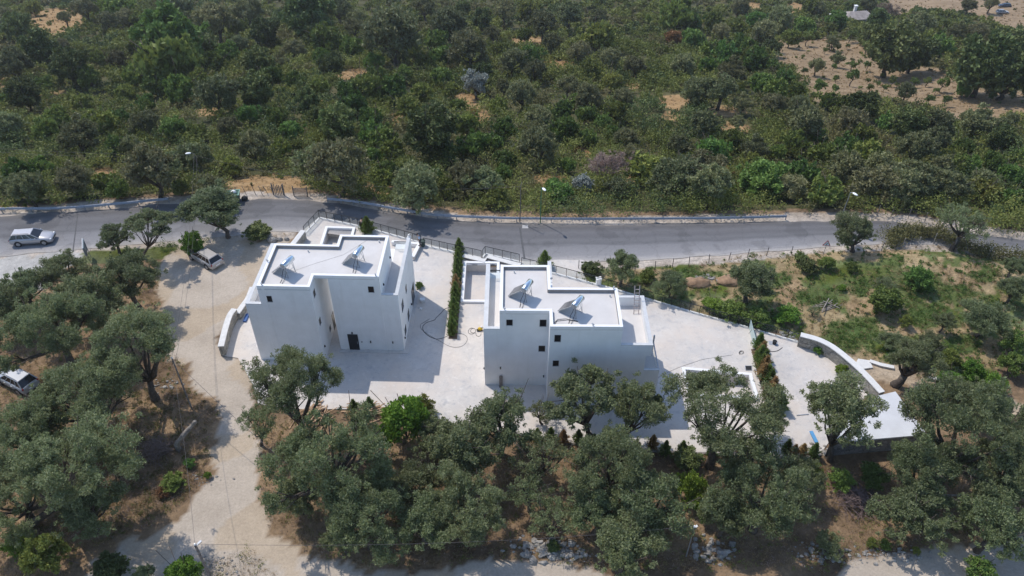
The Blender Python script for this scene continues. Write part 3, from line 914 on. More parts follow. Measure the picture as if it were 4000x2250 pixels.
for (x0, x1, y, zt_) in ((-.81, -.51, 50.14, 9.42), (6.62, 6.92, 48.2, 9.42)):
    q = MB(); bx(q, x0, x1, y - .03, y + .02, 0, zt_); q.build('pilaster', M['plaster'], V2)
for (x, y, zc, w, h) in ((-.2, 50.14, 8.02, .54, .66), (2.7, 50.14, 7.97, .58, .78), (2.68, 50.14, 4.86, .58, .7), (3.88, 48.2, 8.03, .54, .78), (3.84, 48.2, 5.0, .52, .66)):
    window(V2, 'y', (x - ox, y - oy), w, h, zc, -1)
window(V2, 'x', (11.6 - ox, 50.0 - oy), 1.9, 2.2, 4.25, 1, name='glass_door')
g = MB().box(12.9 - ox, 12.93 - ox, 48.44 - oy, 51.72 - oy, 3.12, 4.15).build('glass_balustrade', M['balglass'], V2)
MB().box(12.87 - ox, 12.97 - ox, 48.44 - oy, 51.74 - oy, 4.15, 4.22).build('handrail', M['galv'], g)
MB().box(12.85 - ox, 12.98 - ox, 51.68 - oy, 51.8 - oy, 3.1, 5.0).build('balcony_post', M['plaster_grey'], V2)
wall_lamp(V2, -1.02 - ox, 50.14 - oy, 2.36, 0, -1); wall_lamp(V2, -2.47 - ox, 50.5 - oy, 1.9, -1, 0)
wall_lamp(V2, 2.95 - ox, 50.14 - oy, 1.3, 0, -1)
glass_rail(V2, -2.1 - ox, -1.06 - ox, 58.2 - oy, 6.2, 7.24)
for (x, y, z, a) in ((-.65, 50.25, 9.42, -1.0), (6.77, 48.3, 9.42, -1.0), (8.95, 53.05, 9.4, 1.2), (3.55, 55.2, 8.6, .2)):
    roof_spot(V2, x - ox, y - oy, z, a)

q = MB().tube([(3.6 - ox, 49.0 - oy, 9.08), (3.9 - ox, 49.4 - oy, 9.1), (4.6 - ox, 49.5 - oy, 9.08), (5.6 - ox, 49.2 - oy, 9.08)], .02, 5)
q.tube([(3.58 - ox, 48.7 - oy, 9.08), (3.8 - ox, 49.2 - oy, 9.1), (4.7 - ox, 49.35 - oy, 9.08), (5.6 - ox, 49.15 - oy, 9.08)], .02, 5)
q.build('roof_cable', M['cable'], V2)
for (x, y) in ((.2, 55.6), (8.6, 52.4)): MB().tube([(x - ox, y - oy, 9.05), (x - ox, y - oy, 9.3)], .06, 10).build('vent_pipe', M['plaster_grey'], V2)
# ---------------------------------------------------------------- solar water heaters
def heater(x, y, rot, label, proto=None):
    if proto:
        r = copy_tree(proto)
        r.location = (x, y, 9.06); r.rotation_euler = (0, 0, rot)
        r['label'] = label
        return r
    r = empty('solar_water_heater', (x, y, 9.06), rot, label, 'solar heater', 'solar water heaters on the villa roofs')
    # panel: lower edge along +y at x=0, rising towards +x
    a = math.atan2(1.15, 1.3)
    n = np.array([-math.sin(a), 0, math.cos(a)])
    q = MB()
    lo = np.array([0, 0, .08]); hi = np.array([1.3, 0, 1.23])
    vs = []
    for t in (0, .08):
        for p, yy in ((lo, 0), (hi, 0), (hi, 1.25), (lo, 1.25)):
            vs.append(p + np.array([0, yy, 0]) + n * t)
    q.add(vs, [(3, 2, 1, 0), (4, 5, 6, 7), (0, 1, 5, 4), (1, 2, 6, 5), (2, 3, 7, 6), (3, 0, 4, 7)])
    pn = q.build('collector_panel', mat('collector_frame', (.42, .42, .42), .5, .05, 4, metal=.3), r)
    q = MB()
    vs = [p + np.array([0, yy, 0]) + n * .086 for p, yy in ((lo + (hi - lo) * .05, .06), (lo + (hi - lo) * .95, .06), (lo + (hi - lo) * .95, 1.19), (lo + (hi - lo) * .05, 1.19))]
    q.add(vs, [(0, 1, 2, 3)])
    q.build('collector_glass', mat('collector_glass', (.10, .10, .105), .18, 0, spec=.6), pn)
    tk = MB().tube([(1.5, -.06, 1.42), (1.5, -.03, 1.42), (1.5, 1.33, 1.42), (1.5, 1.36, 1.42)], [.25, .285, .285, .25], 20).build('tank', M['steel'], r, smooth=False)
    for p in tk.data.polygons:
        p.use_smooth = len(p.vertices) == 4
    q = MB()
    q.tube([(1.5, -.075, 1.42), (1.5, -.06, 1.42)], [.2, .25], 16)
    q.build('tank_cap', M['galv'], tk)
    q = MB()
    for yy in (.12, 1.14):
        q2 = MB()
        q2.tube([(1.38, yy, 1.2), (1.75, yy, .0)], .02, 6)
        q2.tube([(1.62, yy, 1.2), (1.75, yy, .0)], .02, 6)
        q2.tube([(.05, yy, .02), (1.75, yy, .02)], .018, 6)
        q2.tube([(.05, yy, .02), (.05, yy, .12)], .018, 6)
        q2.build('leg_frame', M['galv'], r)
    MB().tube([(1.68, .12, .6), (1.68, 1.14, .6)], .016, 6).tube([(1.68, .12, .6), (1.5, 1.14, 1.15)], .012, 6).build('cross_brace', M['galv'], r)
    pts = [(1.5, .05, 1.16), (1.45, -.1, .8), (1.3, -.15, .35), (1.35, -.3, .05), (1.5, -.75, .03)]
    q = MB().tube(pts, .022, 6)
    q.tube([(1.52, .3, 1.14), (1.62, .1, .6), (1.6, -.2, .12), (1.72, -.75, .03)], .022, 6)
    q.build('pipe', M['black'], r)
    return r
def v1w(x, y):
    a = math.radians(-1.6)
    return -17 + x * math.cos(a) - y * math.sin(a), 54.6 + x * math.sin(a) + y * math.cos(a)
x, y = v1w(-4.75, .62)
H1 = heater(x, y, math.radians(-26), 'steel solar heater on the left part of the dirt car park villa roof')
x, y = v1w(1.32, 2.12)
heater(x, y, math.radians(-19), 'steel solar heater on the right part of the dirt car park villa roof', H1)
heater(-.32, 52.25, math.radians(-27), 'steel solar heater on the rear left part of the stepped-front villa roof', H1)
heater(3.95, 50.35, math.radians(-33), 'steel solar heater on the front right part of the stepped-front villa roof', H1)

# ---------------------------------------------------------------- pools
def pool(key, label, floor=-.95):
    P = POOLS[key]
    c = np.mean(P, 0)
    r = empty('plunge_pool', (c[0], c[1], 0), 0, label, 'pool', 'empty white plunge pools')
    Pl = [(p[0] - c[0], p[1] - c[1]) for p in P]
    inn = offset(Pl, .3)
    MB().ring(Pl, inn, .0, .32).build('rim', M['white'], r)
    MB().ring(offset(Pl, .15), inn, floor - .1, -.002).build('basin_wall', M['concrete'], r)
    MB().prism(offset(Pl, .16), floor - .2, floor).build('basin_floor', M['concrete'], r)
    return r
pa = pool('a', 'empty white plunge pool behind the villa by the dirt car park')
pb = pool('b', 'empty white plunge pool beside the hedge between the two villas')
pc = pool('c', 'empty white plunge pool half hidden by an olive on the right-hand courtyard')
for pr, spots in ((pb, [(-4.1, 67.83), (-2.2, 67.83)]), ):
    for sx, sy in spots:
        q = MB().box(sx - .28 - pr.location[0], sx + .28 - pr.location[0], sy - .03 - pr.location[1], sy + .03 - pr.location[1], .0, .18)
        q.build('skimmer', M['galv'], pr)
# ================================================================ SITE OBJECTS
def resample(pts, step):
    pts = [np.array(p, float) for p in pts]
    out = [pts[0]]
    for a, b in zip(pts[:-1], pts[1:]):
        n = max(int(round(np.linalg.norm(b - a) / step)), 1)
        for k in range(1, n + 1):
            out.append(a + (b - a) * k / n)
    return out

def wallrun(name, pts, h, w, label, m=None, cop=.09, cat='wall', group=None, cw=None):
    """stone wall with a pale coping along a line of ground points"""
    pts = [np.array(p[:2], float) for p in pts]
    o = pts[0]
    r = empty(name, (o[0], o[1], 0), 0, label, cat, group)
    def strip(w, z0, z1):
        left = []; right = []
        for i, p in enumerate(pts):
            d = pts[min(i + 1, len(pts) - 1)] - pts[max(i - 1, 0)]
            d /= np.linalg.norm(d)
            n = np.array([-d[1], d[0]])
            left.append(p + n * w / 2 - o); right.append(p - n * w / 2 - o)
        q = MB()
        rings = [[(*a, z0), (*b, z0), (*b, z1), (*a, z1)] for a, b in zip(left, right)]
        return q.loft(rings)
    strip(w, -.1, h).build('wall', m or M['stone'], r)
    strip(cw or w + .08, h, h + cop).build('coping', M['kerb'], r)
    return r

def bez(pts, n=16):
    """smooth curve through points (Catmull-Rom)"""
    P = [np.array(p, float) for p in pts]
    P = [2 * P[0] - P[1]] + P + [2 * P[-1] - P[-2]]
    out = []
    for i in range(1, len(P) - 2):
        for k in range(n):
            t = k / n
            a, b, c, d = P[i - 1], P[i], P[i + 1], P[i + 2]
            out.append(.5 * ((2 * b) + (-a + c) * t + (2 * a - 5 * b + 4 * c - d) * t * t + (-a + 3 * b - 3 * c + d) * t ** 3))
    out.append(P[-2])
    return out

wallrun('stone_wall', bez([G2(862, 1352, 1.35), G2(878, 1288, 1.35), G2(896, 1232, 1.35), G2(915, 1205, 1.35)], 6), 1.25, .5, 'curved stone garden wall with a wide pale coping, by the dirt car park')
wallrun('stone_wall', bez([G2(926, 1222, .95), G2(945, 1195, .95), G2(968, 1163, .95), G2(985, 1120, .95)], 6), .85, .45, 'lower stone wall stepping up to the side terrace of the villa by the dirt car park')
wallrun('stone_wall', [G2(1184, 899, 1.25), G2(1141, 955, 1.25)], 1.15, .5, 'short straight stone wall behind the left villa, next to the glass railing')
wallrun('stone_wall', bez([G2(3128, 1306, 1.5), G2(3196, 1325, 1.5), G2(3252, 1353, 1.5), G2(3313, 1400, 1.5), G2(3379, 1460, 1.5), G2(3446, 1532, 1.5)], 6), 1.42, .5, 'long curved stone wall with a white coping round the right-hand courtyard', cw=.62)
# stone ledge beneath the railing, above the pool beside the hedge
wallrun('stone_ledge', [G2(1808, 999, .3), G2(1893, 1020, .3), G2(1905, 1003, .3), G2(2032, 1037, .3)], .32, .5, 'low stepped stone ledge between the railing and the pool beside the hedge', M['stone_dark'], .06)
# low white wall the standing man is on
a = G(1640, 948, .6); b = G(1612, 1002, .6); c = G(1530, 940, .6)
r = empty('low_wall', (a[0], a[1], 0), 0, 'low white angled wall by the railing, with a man standing on it', 'wall')
q = MB()
q.beam((0, 0, .28), (b[0] - a[0], b[1] - a[1], .28), .36, .56); q.build('wall', M['concrete'], r)
q = MB().beam((-.19, .0, .27), (c[0] - a[0], c[1] - a[1], .27), .34, .54); q.build('side_wall', M['white'], r)
q = MB().beam((0, 0, .585), (b[0] - a[0], b[1] - a[1], .585), .4, .05); q.build('coping', M['white'], r)

# shed with flat white roof
def shed():
    RZ = 1.95
    P = ccw([G2(3400, 1553, RZ), G2(3498, 1529, RZ), G2(3622, 1697, RZ), G2(3236, 1730, RZ), G2(3300, 1640, RZ)])
    c = np.mean(P, 0)
    P = [(p[0] - c[0], p[1] - c[1]) for p in P]
    r = empty('shed', (c[0], c[1], 0), 0, 'low stone shed with a flat white roof at the corner of the right-hand courtyard', 'shed')
    MB().prism(offset(P, .1), -.1, RZ - .16).build('wall', M['stone_dark'], r)
    MB().prism(P, RZ - .155, RZ).build('roof', mat('roof_membrane', (.62, .63, .65), .8, 0, col2=(.53, .535, .55), scale=.7, detail=9), r)
shed()

def railing(pts, label, step=1.07, z0=.12, h=1.0, glass=True):
    pts = [np.array((p[0], p[1], 0)) for p in pts]
    o = pts[0].copy()
    r = empty('glass_railing', (o[0], o[1], 0), 0, label, 'railing', 'black railings with glass panels')
    k = MB()
    for a, b in zip(pts[:-1], pts[1:]):
        k.beam(a - o + (0, 0, z0 / 2 - .02), b - o + (0, 0, z0 / 2 - .02), .2, z0 + .04)
    k.build('kerb_base', M['kerb'], r)
    hr = MB()
    for a, b in zip(pts[:-1], pts[1:]):
        hr.beam(a - o + (0, 0, z0 + h), b - o + (0, 0, z0 + h), .06, .045)
    hr.build('handrail', M['dark_metal'], r)
    R = resample(pts, step)
    for i, p in enumerate(R):
        MB().beam(p - o + (0, 0, z0), p - o + (0, 0, z0 + h - .02), .055, .055).build('post', M['dark_metal'], r)
        if glass and i < len(R) - 1:
            n = R[i + 1]
            d = (n - p) / np.linalg.norm(n - p)
            MB().beam(p + d * .06 - o + (0, 0, z0 + .5), n - d * .06 - o + (0, 0, z0 + .5), .012, .82).build('glass_panel', M['balglass'], r)
    return r
gp = lambda *l: [G(x, y, .12) for x, y in l]
railing(gp((1190, 912), (1247.5, 849), (1429, 887), (1645, 947)), 'black glass railing round the back corner of the courtyard, behind the left villa')
railing(gp((1656, 957), (1779, 984), (1880, 1006.5)), 'black glass railing from the standing man to the hedge between the villas')
railing(gp((1884, 1006), (1896, 990), (2029, 1021)), 'raised black glass railing with a kink, above the stone ledge and pool')
railing(gp((2037, 1034), (2172, 1067.5), (2374, 1120.5), (2515.5, 1161.5), (2693, 1214), (2923, 1277)), 'longest black glass railing, between the right villa terrace and the green field')
railing(gp((2950, 1286), (3030, 1309), (3117, 1333)), 'short black glass railing ending at the long curved stone wall')
# frosted partition
a = G(2925, 1279, .07); b = G(2944, 1356, .07)
r = empty('glass_partition', tuple(a), 0, 'pale teal frosted glass partition at the end of the browning hedge', 'partition')
MB().beam((0, 0, .55), (b[0] - a[0], b[1] - a[1], .55), .03, 1.05).build('panel', mat('frosted_glass', (.42, .53, .53), .3, .05, 3), r)
for t in (0, .5, 1):
    p = (b - a) * t
    MB().beam((p[0] + .04, p[1], 0), (p[0] + .04, p[1], 1.12), .05, .05).build('post', M['dark_metal'], r)

# planter beds of the two hedges and the front kerb
def bed(px, w, z=.085):
    pts = [np.array(G2(*p)) for p in px]
    q = MB()
    for a, b in zip(pts[:-1], pts[1:]):
        q.beam((a[0], a[1], z - .02), (b[0], b[1], z - .02), w, .04)
    q.build('planter_bed', M['soil'])['kind'] = 'structure'
bed([(1769, 1326), (1782, 1160), (1794, 988)], .85)
bed([(2945, 1366), (2978, 1490), (3005, 1570), (3050, 1690)], .6)
q = MB()
pts = [np.array(G2(*p)) for p in [(1425, 1602), (1760, 1657), (2055, 1704), (2231, 1735), (2513, 1762), (2805, 1776), (2927, 1780), (3150, 1796)]]
for a, b in zip(pts[:-1], pts[1:]):
    q.beam((a[0], a[1], -.02), (b[0], b[1], -.02), .18, .3)
q.build('kerb', M['wood_grey'])['kind'] = 'structure'

# ---------------------------------------------------------------- guardrails
def guardrail(px, label):
    P = bez([G2(x, y, .62) for x, y in px], 8)
    P = [np.array((p[0], p[1], 0)) for p in P]
    o = P[0].copy()
    r = empty('guardrail', tuple(o), 0, label, 'guardrail', 'steel guardrails along the road')
    prof = [(-.04, .42), (.03, .46), (-.03, .53), (.03, .57), (-.03, .63), (.03, .68), (-.04, .74)]
    rings = []
    for i, p in enumerate(P):
        d = P[min(i + 1, len(P) - 1)] - P[max(i - 1, 0)]
        d /= np.linalg.norm(d)
        n = np.array([d[1], -d[0], 0])
        pr = [p - o + n * a + np.array([0, 0, z]) for a, z in prof]
        rings.append(pr + [q_ - n * .015 for q_ in pr[::-1]])
    MB().loft(rings).build('rail', M['galv'], r)
    for p in resample(P, 3.2)[::4]:
        MB().beam(p - o + (0, .1, -.6), p - o + (0, .1, .7), .09, .12).build('post', M['galv'], r)
guardrail([(-420, 850), (-200, 826), (0, 815), (232, 812), (420, 798), (655, 776)], 'steel guardrail on the far road edge, running out at the leaning olive')
guardrail([(1278, 776), (1380, 786), (1475, 801), (1590, 822), (1708, 839), (1863, 847), (2018, 852), (2329, 854), (2795, 851), (3073, 844)], 'long steel guardrail on the far road edge behind both villas')

# ---------------------------------------------------------------- lamps, poles, signs
gm = mat('green_paint', (.05, .17, .09), .5, .1, 3)
wl = mat('lamp_white', (.85, .86, .88), .35, .0)
def street_lamp(base, top, label, pm, hd=(1, -.25), head=True, rad=.06):
    b = np.array(base, float); t = np.array(top, float) - b
    r = empty('street_lamp', tuple(b), 0, label, 'street lamp', 'street lamps along the road')
    MB().tube([(0, 0, -.3), tuple(t)], [rad, rad * .7], 8).build('pole', pm, r)
    h = np.array([hd[0], hd[1], 0]); h /= np.linalg.norm(h)
    MB().tube([tuple(t), tuple(t + h * .25 + (0, 0, .12)), tuple(t + h * .45 + (0, 0, .14))], .03, 6).build('arm', pm, r)
    if head:
        c = t + h * .62 + np.array([0, 0, .15])
        q = MB().ball((0, 0, 0), (.36, .17, .09), 14, 8)
        o = q.build('lamp_head', wl, r, smooth=True, loc=tuple(c))
        o.rotation_euler = (0, 0, math.atan2(h[1], h[0]))
    return r
b = G(2110.6, 870); street_lamp(b, (b[0], b[1], 4.9), 'green street lamp with a white head by the guardrail, behind the right villa', gm, (.5, -1))
b = G(2031, 869); street_lamp(b, (b[0] + .05, b[1], 5.2), 'thin dark street lamp just left of the green one by the guardrail', M['wire'], (.3, 1), head=False)
b = G(3283, 857); t = G(3322, 752, 4.7); street_lamp(b, t, 'leaning grey street lamp with a white head where the guardrail ends', M['galv'], (.6, -1))
x, y, z, _ = T(782, 742)
tz = G(765, 600, 0)
t = G(757, 600, 4.2); street_lamp((t[0] + .1, t[1], z), (t[0], t[1], 4.2), 'tall lamp pole carrying wires among the olives left of the wooden gates', M['wire'], (-1, -.3), rad=.07)
x, y, z, _ = T(3181, 800)
r = empty('pole', (x, y, z), 0, 'thin bare green pole in the scrub left of the leaning street lamp', 'pole')
t = np.array(G(3203, 723, 3.0)); MB().tube([(0, 0, -.3), (t[0] - x, t[1] - y, 3.0 - z)], .05, 6).build('shaft', gm, r)

def wood_pole(px, py, h, label, lamp=None, rad=.11, m=None):
    p = G(px, py, h)
    r = empty('utility_pole', (p[0], p[1], 0), 0, label, 'utility pole')
    MB().tube([(0, 0, -.3), (0, 0, h)], [rad, rad * .75], 10).build('shaft', m or M['wood_grey'], r)
    MB().tube([(0, 0, h), (0, 0, h + .14)], [.07, .05], 8).build('insulator', wl, r)
    if lamp:
        q = MB().beam((.05, 0, h - .1), (lamp[0], lamp[1], h + .02), .16, .07)
        q.build('lamp_head', M['galv'], r)
    return np.array([p[0], p[1], h])
PA = wood_pole(762, 2128, 6.8, 'wooden utility pole with a lamp, rising over the bushes beside the dirt track', (.35, .3))
PB = wood_pole(2712, 2058, 4.0, 'slim pale pole with a small lamp among the olives below the right villa', (.25, .1), .05, M['galv'])
PC = wood_pole(672, 1400, 6.5, 'slim wooden pole half hidden behind the olives on the left of the dirt track', None, .08)

def wire(a, b, sag, label, rad=.012):
    a = np.array(a, float); b = np.array(b, float)
    pts = [a + (b - a) * t + np.array([0, 0, -sag * 4 * t * (1 - t)]) for t in np.linspace(0, 1, 24)]
    o = pts[0].copy()
    w = MB().tube([p - o for p in pts], rad, 5).build('overhead_wire', M['wire'], None, loc=tuple(o))
    tag(w, label, 'wire', 'overhead wires')
wire(PA + (0, 0, .1), PB + (0, 0, .1), 1.0, 'overhead wire from the wooden utility pole to the slim pale pole below the right villa')
wire(PA + (0, 0, .1), PC + (0, 0, .1), .7, 'overhead wire between the two wooden poles along the dirt track')
wire(PC, G(1300, 1960, 4.5), .6, 'overhead wire slanting across the dirt track into the olives', .016)
pe = G(757, 600, 4.2)
wire(PC + (0, 0, .05), (pe[0], pe[1], 4.1), 1.2, 'overhead wire crossing the dirt car park to the lamp pole beyond the road')
wire(PC + (.25, 0, -.2), (pe[0] + .3, pe[1], 3.9), 1.5, 'lower overhead wire crossing the dirt car park to the lamp pole beyond the road')
wire((pe[0], pe[1], 4.0), (pe[0] - 70, pe[1] + 9, 4.5), 1.5, 'upper overhead wire over the hillside scrub, leaving the picture beside the road')
wire((pe[0], pe[1], 3.7), (pe[0] - 70, pe[1] + 9, 4.0), 1.7, 'lower overhead wire over the hillside scrub, leaving the picture beside the road')
wire((pe[0], pe[1], 4.0), G(2031, 728, 5.1), 2.0, 'long overhead wire above the guardrail from the lamp pole to the thin dark lamp')

# billboard seen from its edge
b = G(352, 1015)
r = empty('billboard', tuple(b), math.radians(113), 'white framed board on two posts between the road and the olives', 'sign')
MB().box(-.95, .95, -.05, .05, 1.0, 2.3).build('board', mat('board_back', (.20, .25, .28), .6, .1, 3), r)
q = MB(); q.box(-.98, .98, .052, .09, .98, 2.33); q.build('face', M['white'], r)
for s in (-.6, .6): MB().box(s - .05, s + .05, -.1, -.052, 0, 2.0).build('post', M['galv'], r)
# triangular warning sign
b = G(3213, 1003); t = G(3222, 957, 2.0)
r = empty('road_sign', tuple(b), math.radians(-8), 'triangular red-edged warning sign on a post at the near road edge', 'road sign')
MB().tube([(0, 0, -.2), (0, 0, 2.35)], .035, 8).build('post', M['galv'], r)
tri = lambda s, zc: [(-s, zc + s * .577), (s, zc + s * .577), (0, zc - s * 1.155)]
def flat_tri(s, y0, y1, zc, name, m, p, up=True):
    T3 = [(x, zc - (z - zc)) for x, z in tri(s, zc)]
    vs = [(x, y0, z) for x, z in T3] + [(x, y1, z) for x, z in T3]
    return MB().add(vs, [(0, 1, 2), (5, 4, 3), (0, 3, 4, 1), (1, 4, 5, 2), (2, 5, 3, 0)]).build(name, m, p)
pl = flat_tri(.45, -.06, -.04, 1.85, 'plate', mat('sign_red', (.45, .03, .03), .5, 0), r)
flat_tri(.33, -.068, -.061, 1.85, 'face', M['white'], pl)
q = MB().beam((-.05, -.072, 1.66), (-.03, -.072, 1.86), .05, .006, (0, 1, 0)); q.beam((-.03, -.072, 1.86), (.07, -.072, 1.98), .05, .006, (0, 1, 0))
q.build('symbol', M['black'], pl)

# little white meter pillar by the long railing
b = G(2337, 1112)
r = empty('meter_pillar', tuple(b), .2, 'small white meter pillar outside the long glass railing', 'pillar')
MB().box(-.25, .25, -.2, .2, -.1, .85).build('body', M['plaster'], r); MB().box(-.3, .3, -.25, .25, .853, .92).build('cap', M['white'], r)

# dumpster
x, y, _z = G(918, 785)
r = empty('dumpster', (x, y, 0.0), math.radians(8), 'green open dumpster with a white bag on top, at the far road edge', 'dumpster')
q = MB(); q.loft([[(-.6, -.45, .15), (.6, -.45, .15), (.6, .45, .15), (-.6, .45, .15)], [(-.72, -.58, 1.15), (.72, -.58, 1.15), (.72, .58, 1.15), (-.72, .58, 1.15)]])
q.build('bin_body', mat('dark_green', (.03, .10, .07), .5, .1, 3), r)
MB().ring([(-.78, -.64), (.78, -.64), (.78, .64), (-.78, .64)], [(-.68, -.54), (.68, -.54), (.68, .54), (-.68, .54)], 1.153, 1.22).build('rim', mat('rim_green', (.20, .36, .29), .5, .05, 3), r)
for sx in (-.5, .5):
    for sy in (-.35, .35): MB().tube([(sx - .04, sy, .1), (sx + .04, sy, .1)], .1, 10).build('wheel', M['black'], r)
g = MB().ball((0, 0, 0), (.32, .28, .22), 10, 7, .12, 3).build('rubbish_bag', M['white'], None, smooth=True, loc=(x + .1, y, 1.3)); tag(g, 'white rubbish bag lying on the green dumpster', 'bag')
g = MB().ball((0, 0, 0), (.4, .35, .35), 10, 7, .12, 5).build('rubbish_bag', M['black'], None, smooth=True, loc=(x + 1.15, y + .2, .25)); tag(g, 'dark rubbish bag on the ground beside the green dumpster', 'bag')

# slatted gates and fence at the far road edge
def pallet(px, py, w, h, vertical, rz, label):
    x, y = G2(px, py)
    z = float(zt(x, y))
    r = empty('slatted_gate', (x, y, z), rz, label, 'gate', 'weathered slatted gates')
    for s in (-w / 2, w / 2): MB().box(s - .05, s + .05, -.05, .05, -.3, h + .2).build('post', M['wood_grey'], r)
    q = MB()
    n = 7
    for k in range(n):
        if vertical: a = -w / 2 + .1 + (w - .2) * k / (n - 1); q.box(a - .05, a + .05, -.075, -.052, .02, h + .1 * math.sin(k * 2.3))
        else: a = .08 + (h - .1) * k / (n - 1); q.box(-w / 2 + .055, w / 2 - .055, -.075, -.052, a - .045, a + .045)
    q.build('slat_panel', M['wood_grey'], r)
pallet(1090, 762, 1.4, 1.5, True, -.1, 'leaning gate of upright grey slats at the far road edge')
pallet(1176, 768, 1.7, 1.25, False, -.05, 'gate of level grey slats between two posts at the far road edge')
def fence(px, label, m, h=1.2, rad=.04, wires=2, near=True, lean=0):
    pts = []
    for p in px:
        x, y = G2(*p); pts.append(np.array((x, y, float(zt(x, y)))))
    o = pts[0]
    r = empty('wire_fence', tuple(o), 0, label, 'fence', 'wire fences on thin posts')
    rg = random.Random(len(px))
    for p in pts:
        MB().tube([tuple(p - o + (0, 0, -.2)), tuple(p - o + (rg.uniform(-.1, .1) - lean, rg.uniform(-.1, .1), h))], rad, 6).build('post', m, r)
    for k in range(wires):
        q = MB(); z = h * (.45 + .45 * k)
        for a, b in zip(pts[:-1], pts[1:]): q.tube([tuple(a - o + (0, 0, z)), tuple(b - o + (0, 0, z))], .01, 4)
        q.build('wire', M['wire'], r)
fence([(963, 760), (1000, 760), (1026, 760), (1048, 757), (1072, 762)], 'row of leaning thin posts between the dumpster and the slatted gates', M['wood_grey'], lean=.35)
fence([(2260, 1050), (2400, 1062), (2480, 1060), (2559, 1053), (2626, 1044), (2691, 1035), (2769, 1028), (2846, 1017), (2918, 1007), (2994, 1000), (3090, 993)], 'wire fence of thin dark posts between the road and the green field', M['wire'])
fence([(3440, 985), (3519, 971), (3580, 966), (3646, 952), (3723, 978), (3856, 1011), (3960, 1050)], 'wire fence of pale posts in front of the bramble hedge', M['rock'], 1.5, .05)
fence([(3425, 842), (3480, 846), (3546, 854), (3612, 868), (3680, 882)], 'wire fence of pale posts beyond the road, above the pale gravel strip', M['wood_grey'], 1.4, .05)

# ---------------------------------------------------------------- loose things in the courtyard
def on(px, py, z=.07): return G(px, py, z)
def bucket(px, py, label, m, rad=.2, h=.36, rot=(0, 0, 0)):
    p = on(px, py)
    r = empty('bucket', tuple(p), 0, label, 'bucket'); r.rotation_euler = rot
    MB().loft([[(rad * .85 * math.cos(t), rad * .85 * math.sin(t), 0) for t in np.linspace(0, 6.283, 17)[:-1]], [(rad * math.cos(t), rad * math.sin(t), h) for t in np.linspace(0, 6.283, 17)[:-1]]]).build('body', m, r)
    MB().ring([(1.06 * rad * math.cos(t), 1.06 * rad * math.sin(t)) for t in np.linspace(0, 6.283, 17)[:-1]], [(.9 * rad * math.cos(t), .9 * rad * math.sin(t)) for t in np.linspace(0, 6.283, 17)[:-1]], h + .003, h + .03).build('rim', m, r)
bucket(1651, 1177, 'white lidded tub standing in the left villa shadow', M['white'], .27, .34)
bucket(1641, 1205, 'smaller white pail lying below the white tub', M['white'], .15, .28, (1.35, 0, .8))
bucket(1652, 960, 'dark round bin beside the low wall by the standing man', mat('bin_green', (.05, .075, .07), .6, .1, 3), .3, .75)
bucket(3024, 1343, 'black pot on a plastic sheet in the right-hand courtyard', M['black'], .2, .36)
q = MB().prism([G2(3000, 1333), G2(3040, 1337), G2(3033, 1352), G2(3004, 1349)], .074, .078); tag(q.build('plastic_sheet', glass_mat('plastic', (.5, .53, .6), .5, .2)), 'clear plastic sheet under the black pot', 'sheet')
c1 = lambda x, y: (900 + x * .44863, 800 + y * .44863)
def hose(pts, label, rad=.022, z=.09):
    P = bez([(*G2(x, y, z), z) for x, y in pts], 8)
    o = P[0].copy()
    h = MB().tube([p - o for p in P], rad, 6).build('hose', M['cable'], None, loc=tuple(o))
    tag(h, label, 'hose', 'hoses on the concrete')
hose([c1(*p) for p in [(1925, 890), (1870, 905), (1830, 945), (1790, 985), (1775, 1003), (1710, 1025), (1675, 1060), (1690, 1110), (1740, 1150), (1800, 1168), (1860, 1155), (1930, 1120)]], 'black hose looping from the hedge into the left villa shadow')
hose([c1(*p) for p in [(1735, 992), (1690, 1020), (1655, 1047), (1670, 1090), (1740, 1140), (1830, 1190), (1900, 1228), (1960, 1240), (2020, 1228), (2060, 1185), (2055, 1145), (2010, 1122), (1950, 1117)]], 'thin black hose curling round the near end of the hedge', .014)
c9 = lambda x, y: (1700 + x / 3.6225, 930 + y / 3.6225)
hose([c9(*p) for p in [(540, 1275), (500, 1275), (470, 1310), (480, 1350), (530, 1355), (570, 1320), (560, 1285), (520, 1280), (500, 1320), (530, 1340), (575, 1345), (580, 1375), (610, 1390), (640, 1380), (650, 1350)]], 'coiled dark hose beside the yellow machine', .018)
cA = lambda x, y: (2860 + x / 3.624, 1220 + y / 3.624)
hose([cA(*p) for p in [(440, 520), (500, 545), (580, 555), (650, 540), (710, 498)]], 'curved dark hose below the black pot', .03)
hose([cA(*p) for p in [(110, 600), (98, 570), (120, 545), (155, 550), (160, 575), (130, 590), (105, 575), (125, 555), (150, 565)]], 'small coil of dark hose left of the browning hedge', .022)
hose([(2560, 1480), (2640, 1440), (2720, 1412), (2740, 1405), (2800, 1395), (2862, 1386)], 'thin cable lying between the third pool and the small coil', .01)
# yellow machine
p = on(1876, 1290)
r = empty('floor_grinder', tuple(p), .3, 'small yellow machine with a coiled lead beside the right villa wall', 'machine')
ym = mat('yellow_paint', (.60, .40, .03), .45, .05, 3)
MB().ball((0, 0, .22), (.26, .2, .18), 12, 8).build('motor', ym, r, smooth=True)
MB().box(-.35, .2, -.17, .17, .02, .1).build('base', M['black'], r); MB().tube([(.2, 0, .2), (.45, 0, .5), (.55, 0, .85)], .025, 6).build('handle', M['black'], r)
MB().ball((.12, 0, .42), (.11, .11, .1), 10, 7).build('cap', M['white'], r, smooth=True)
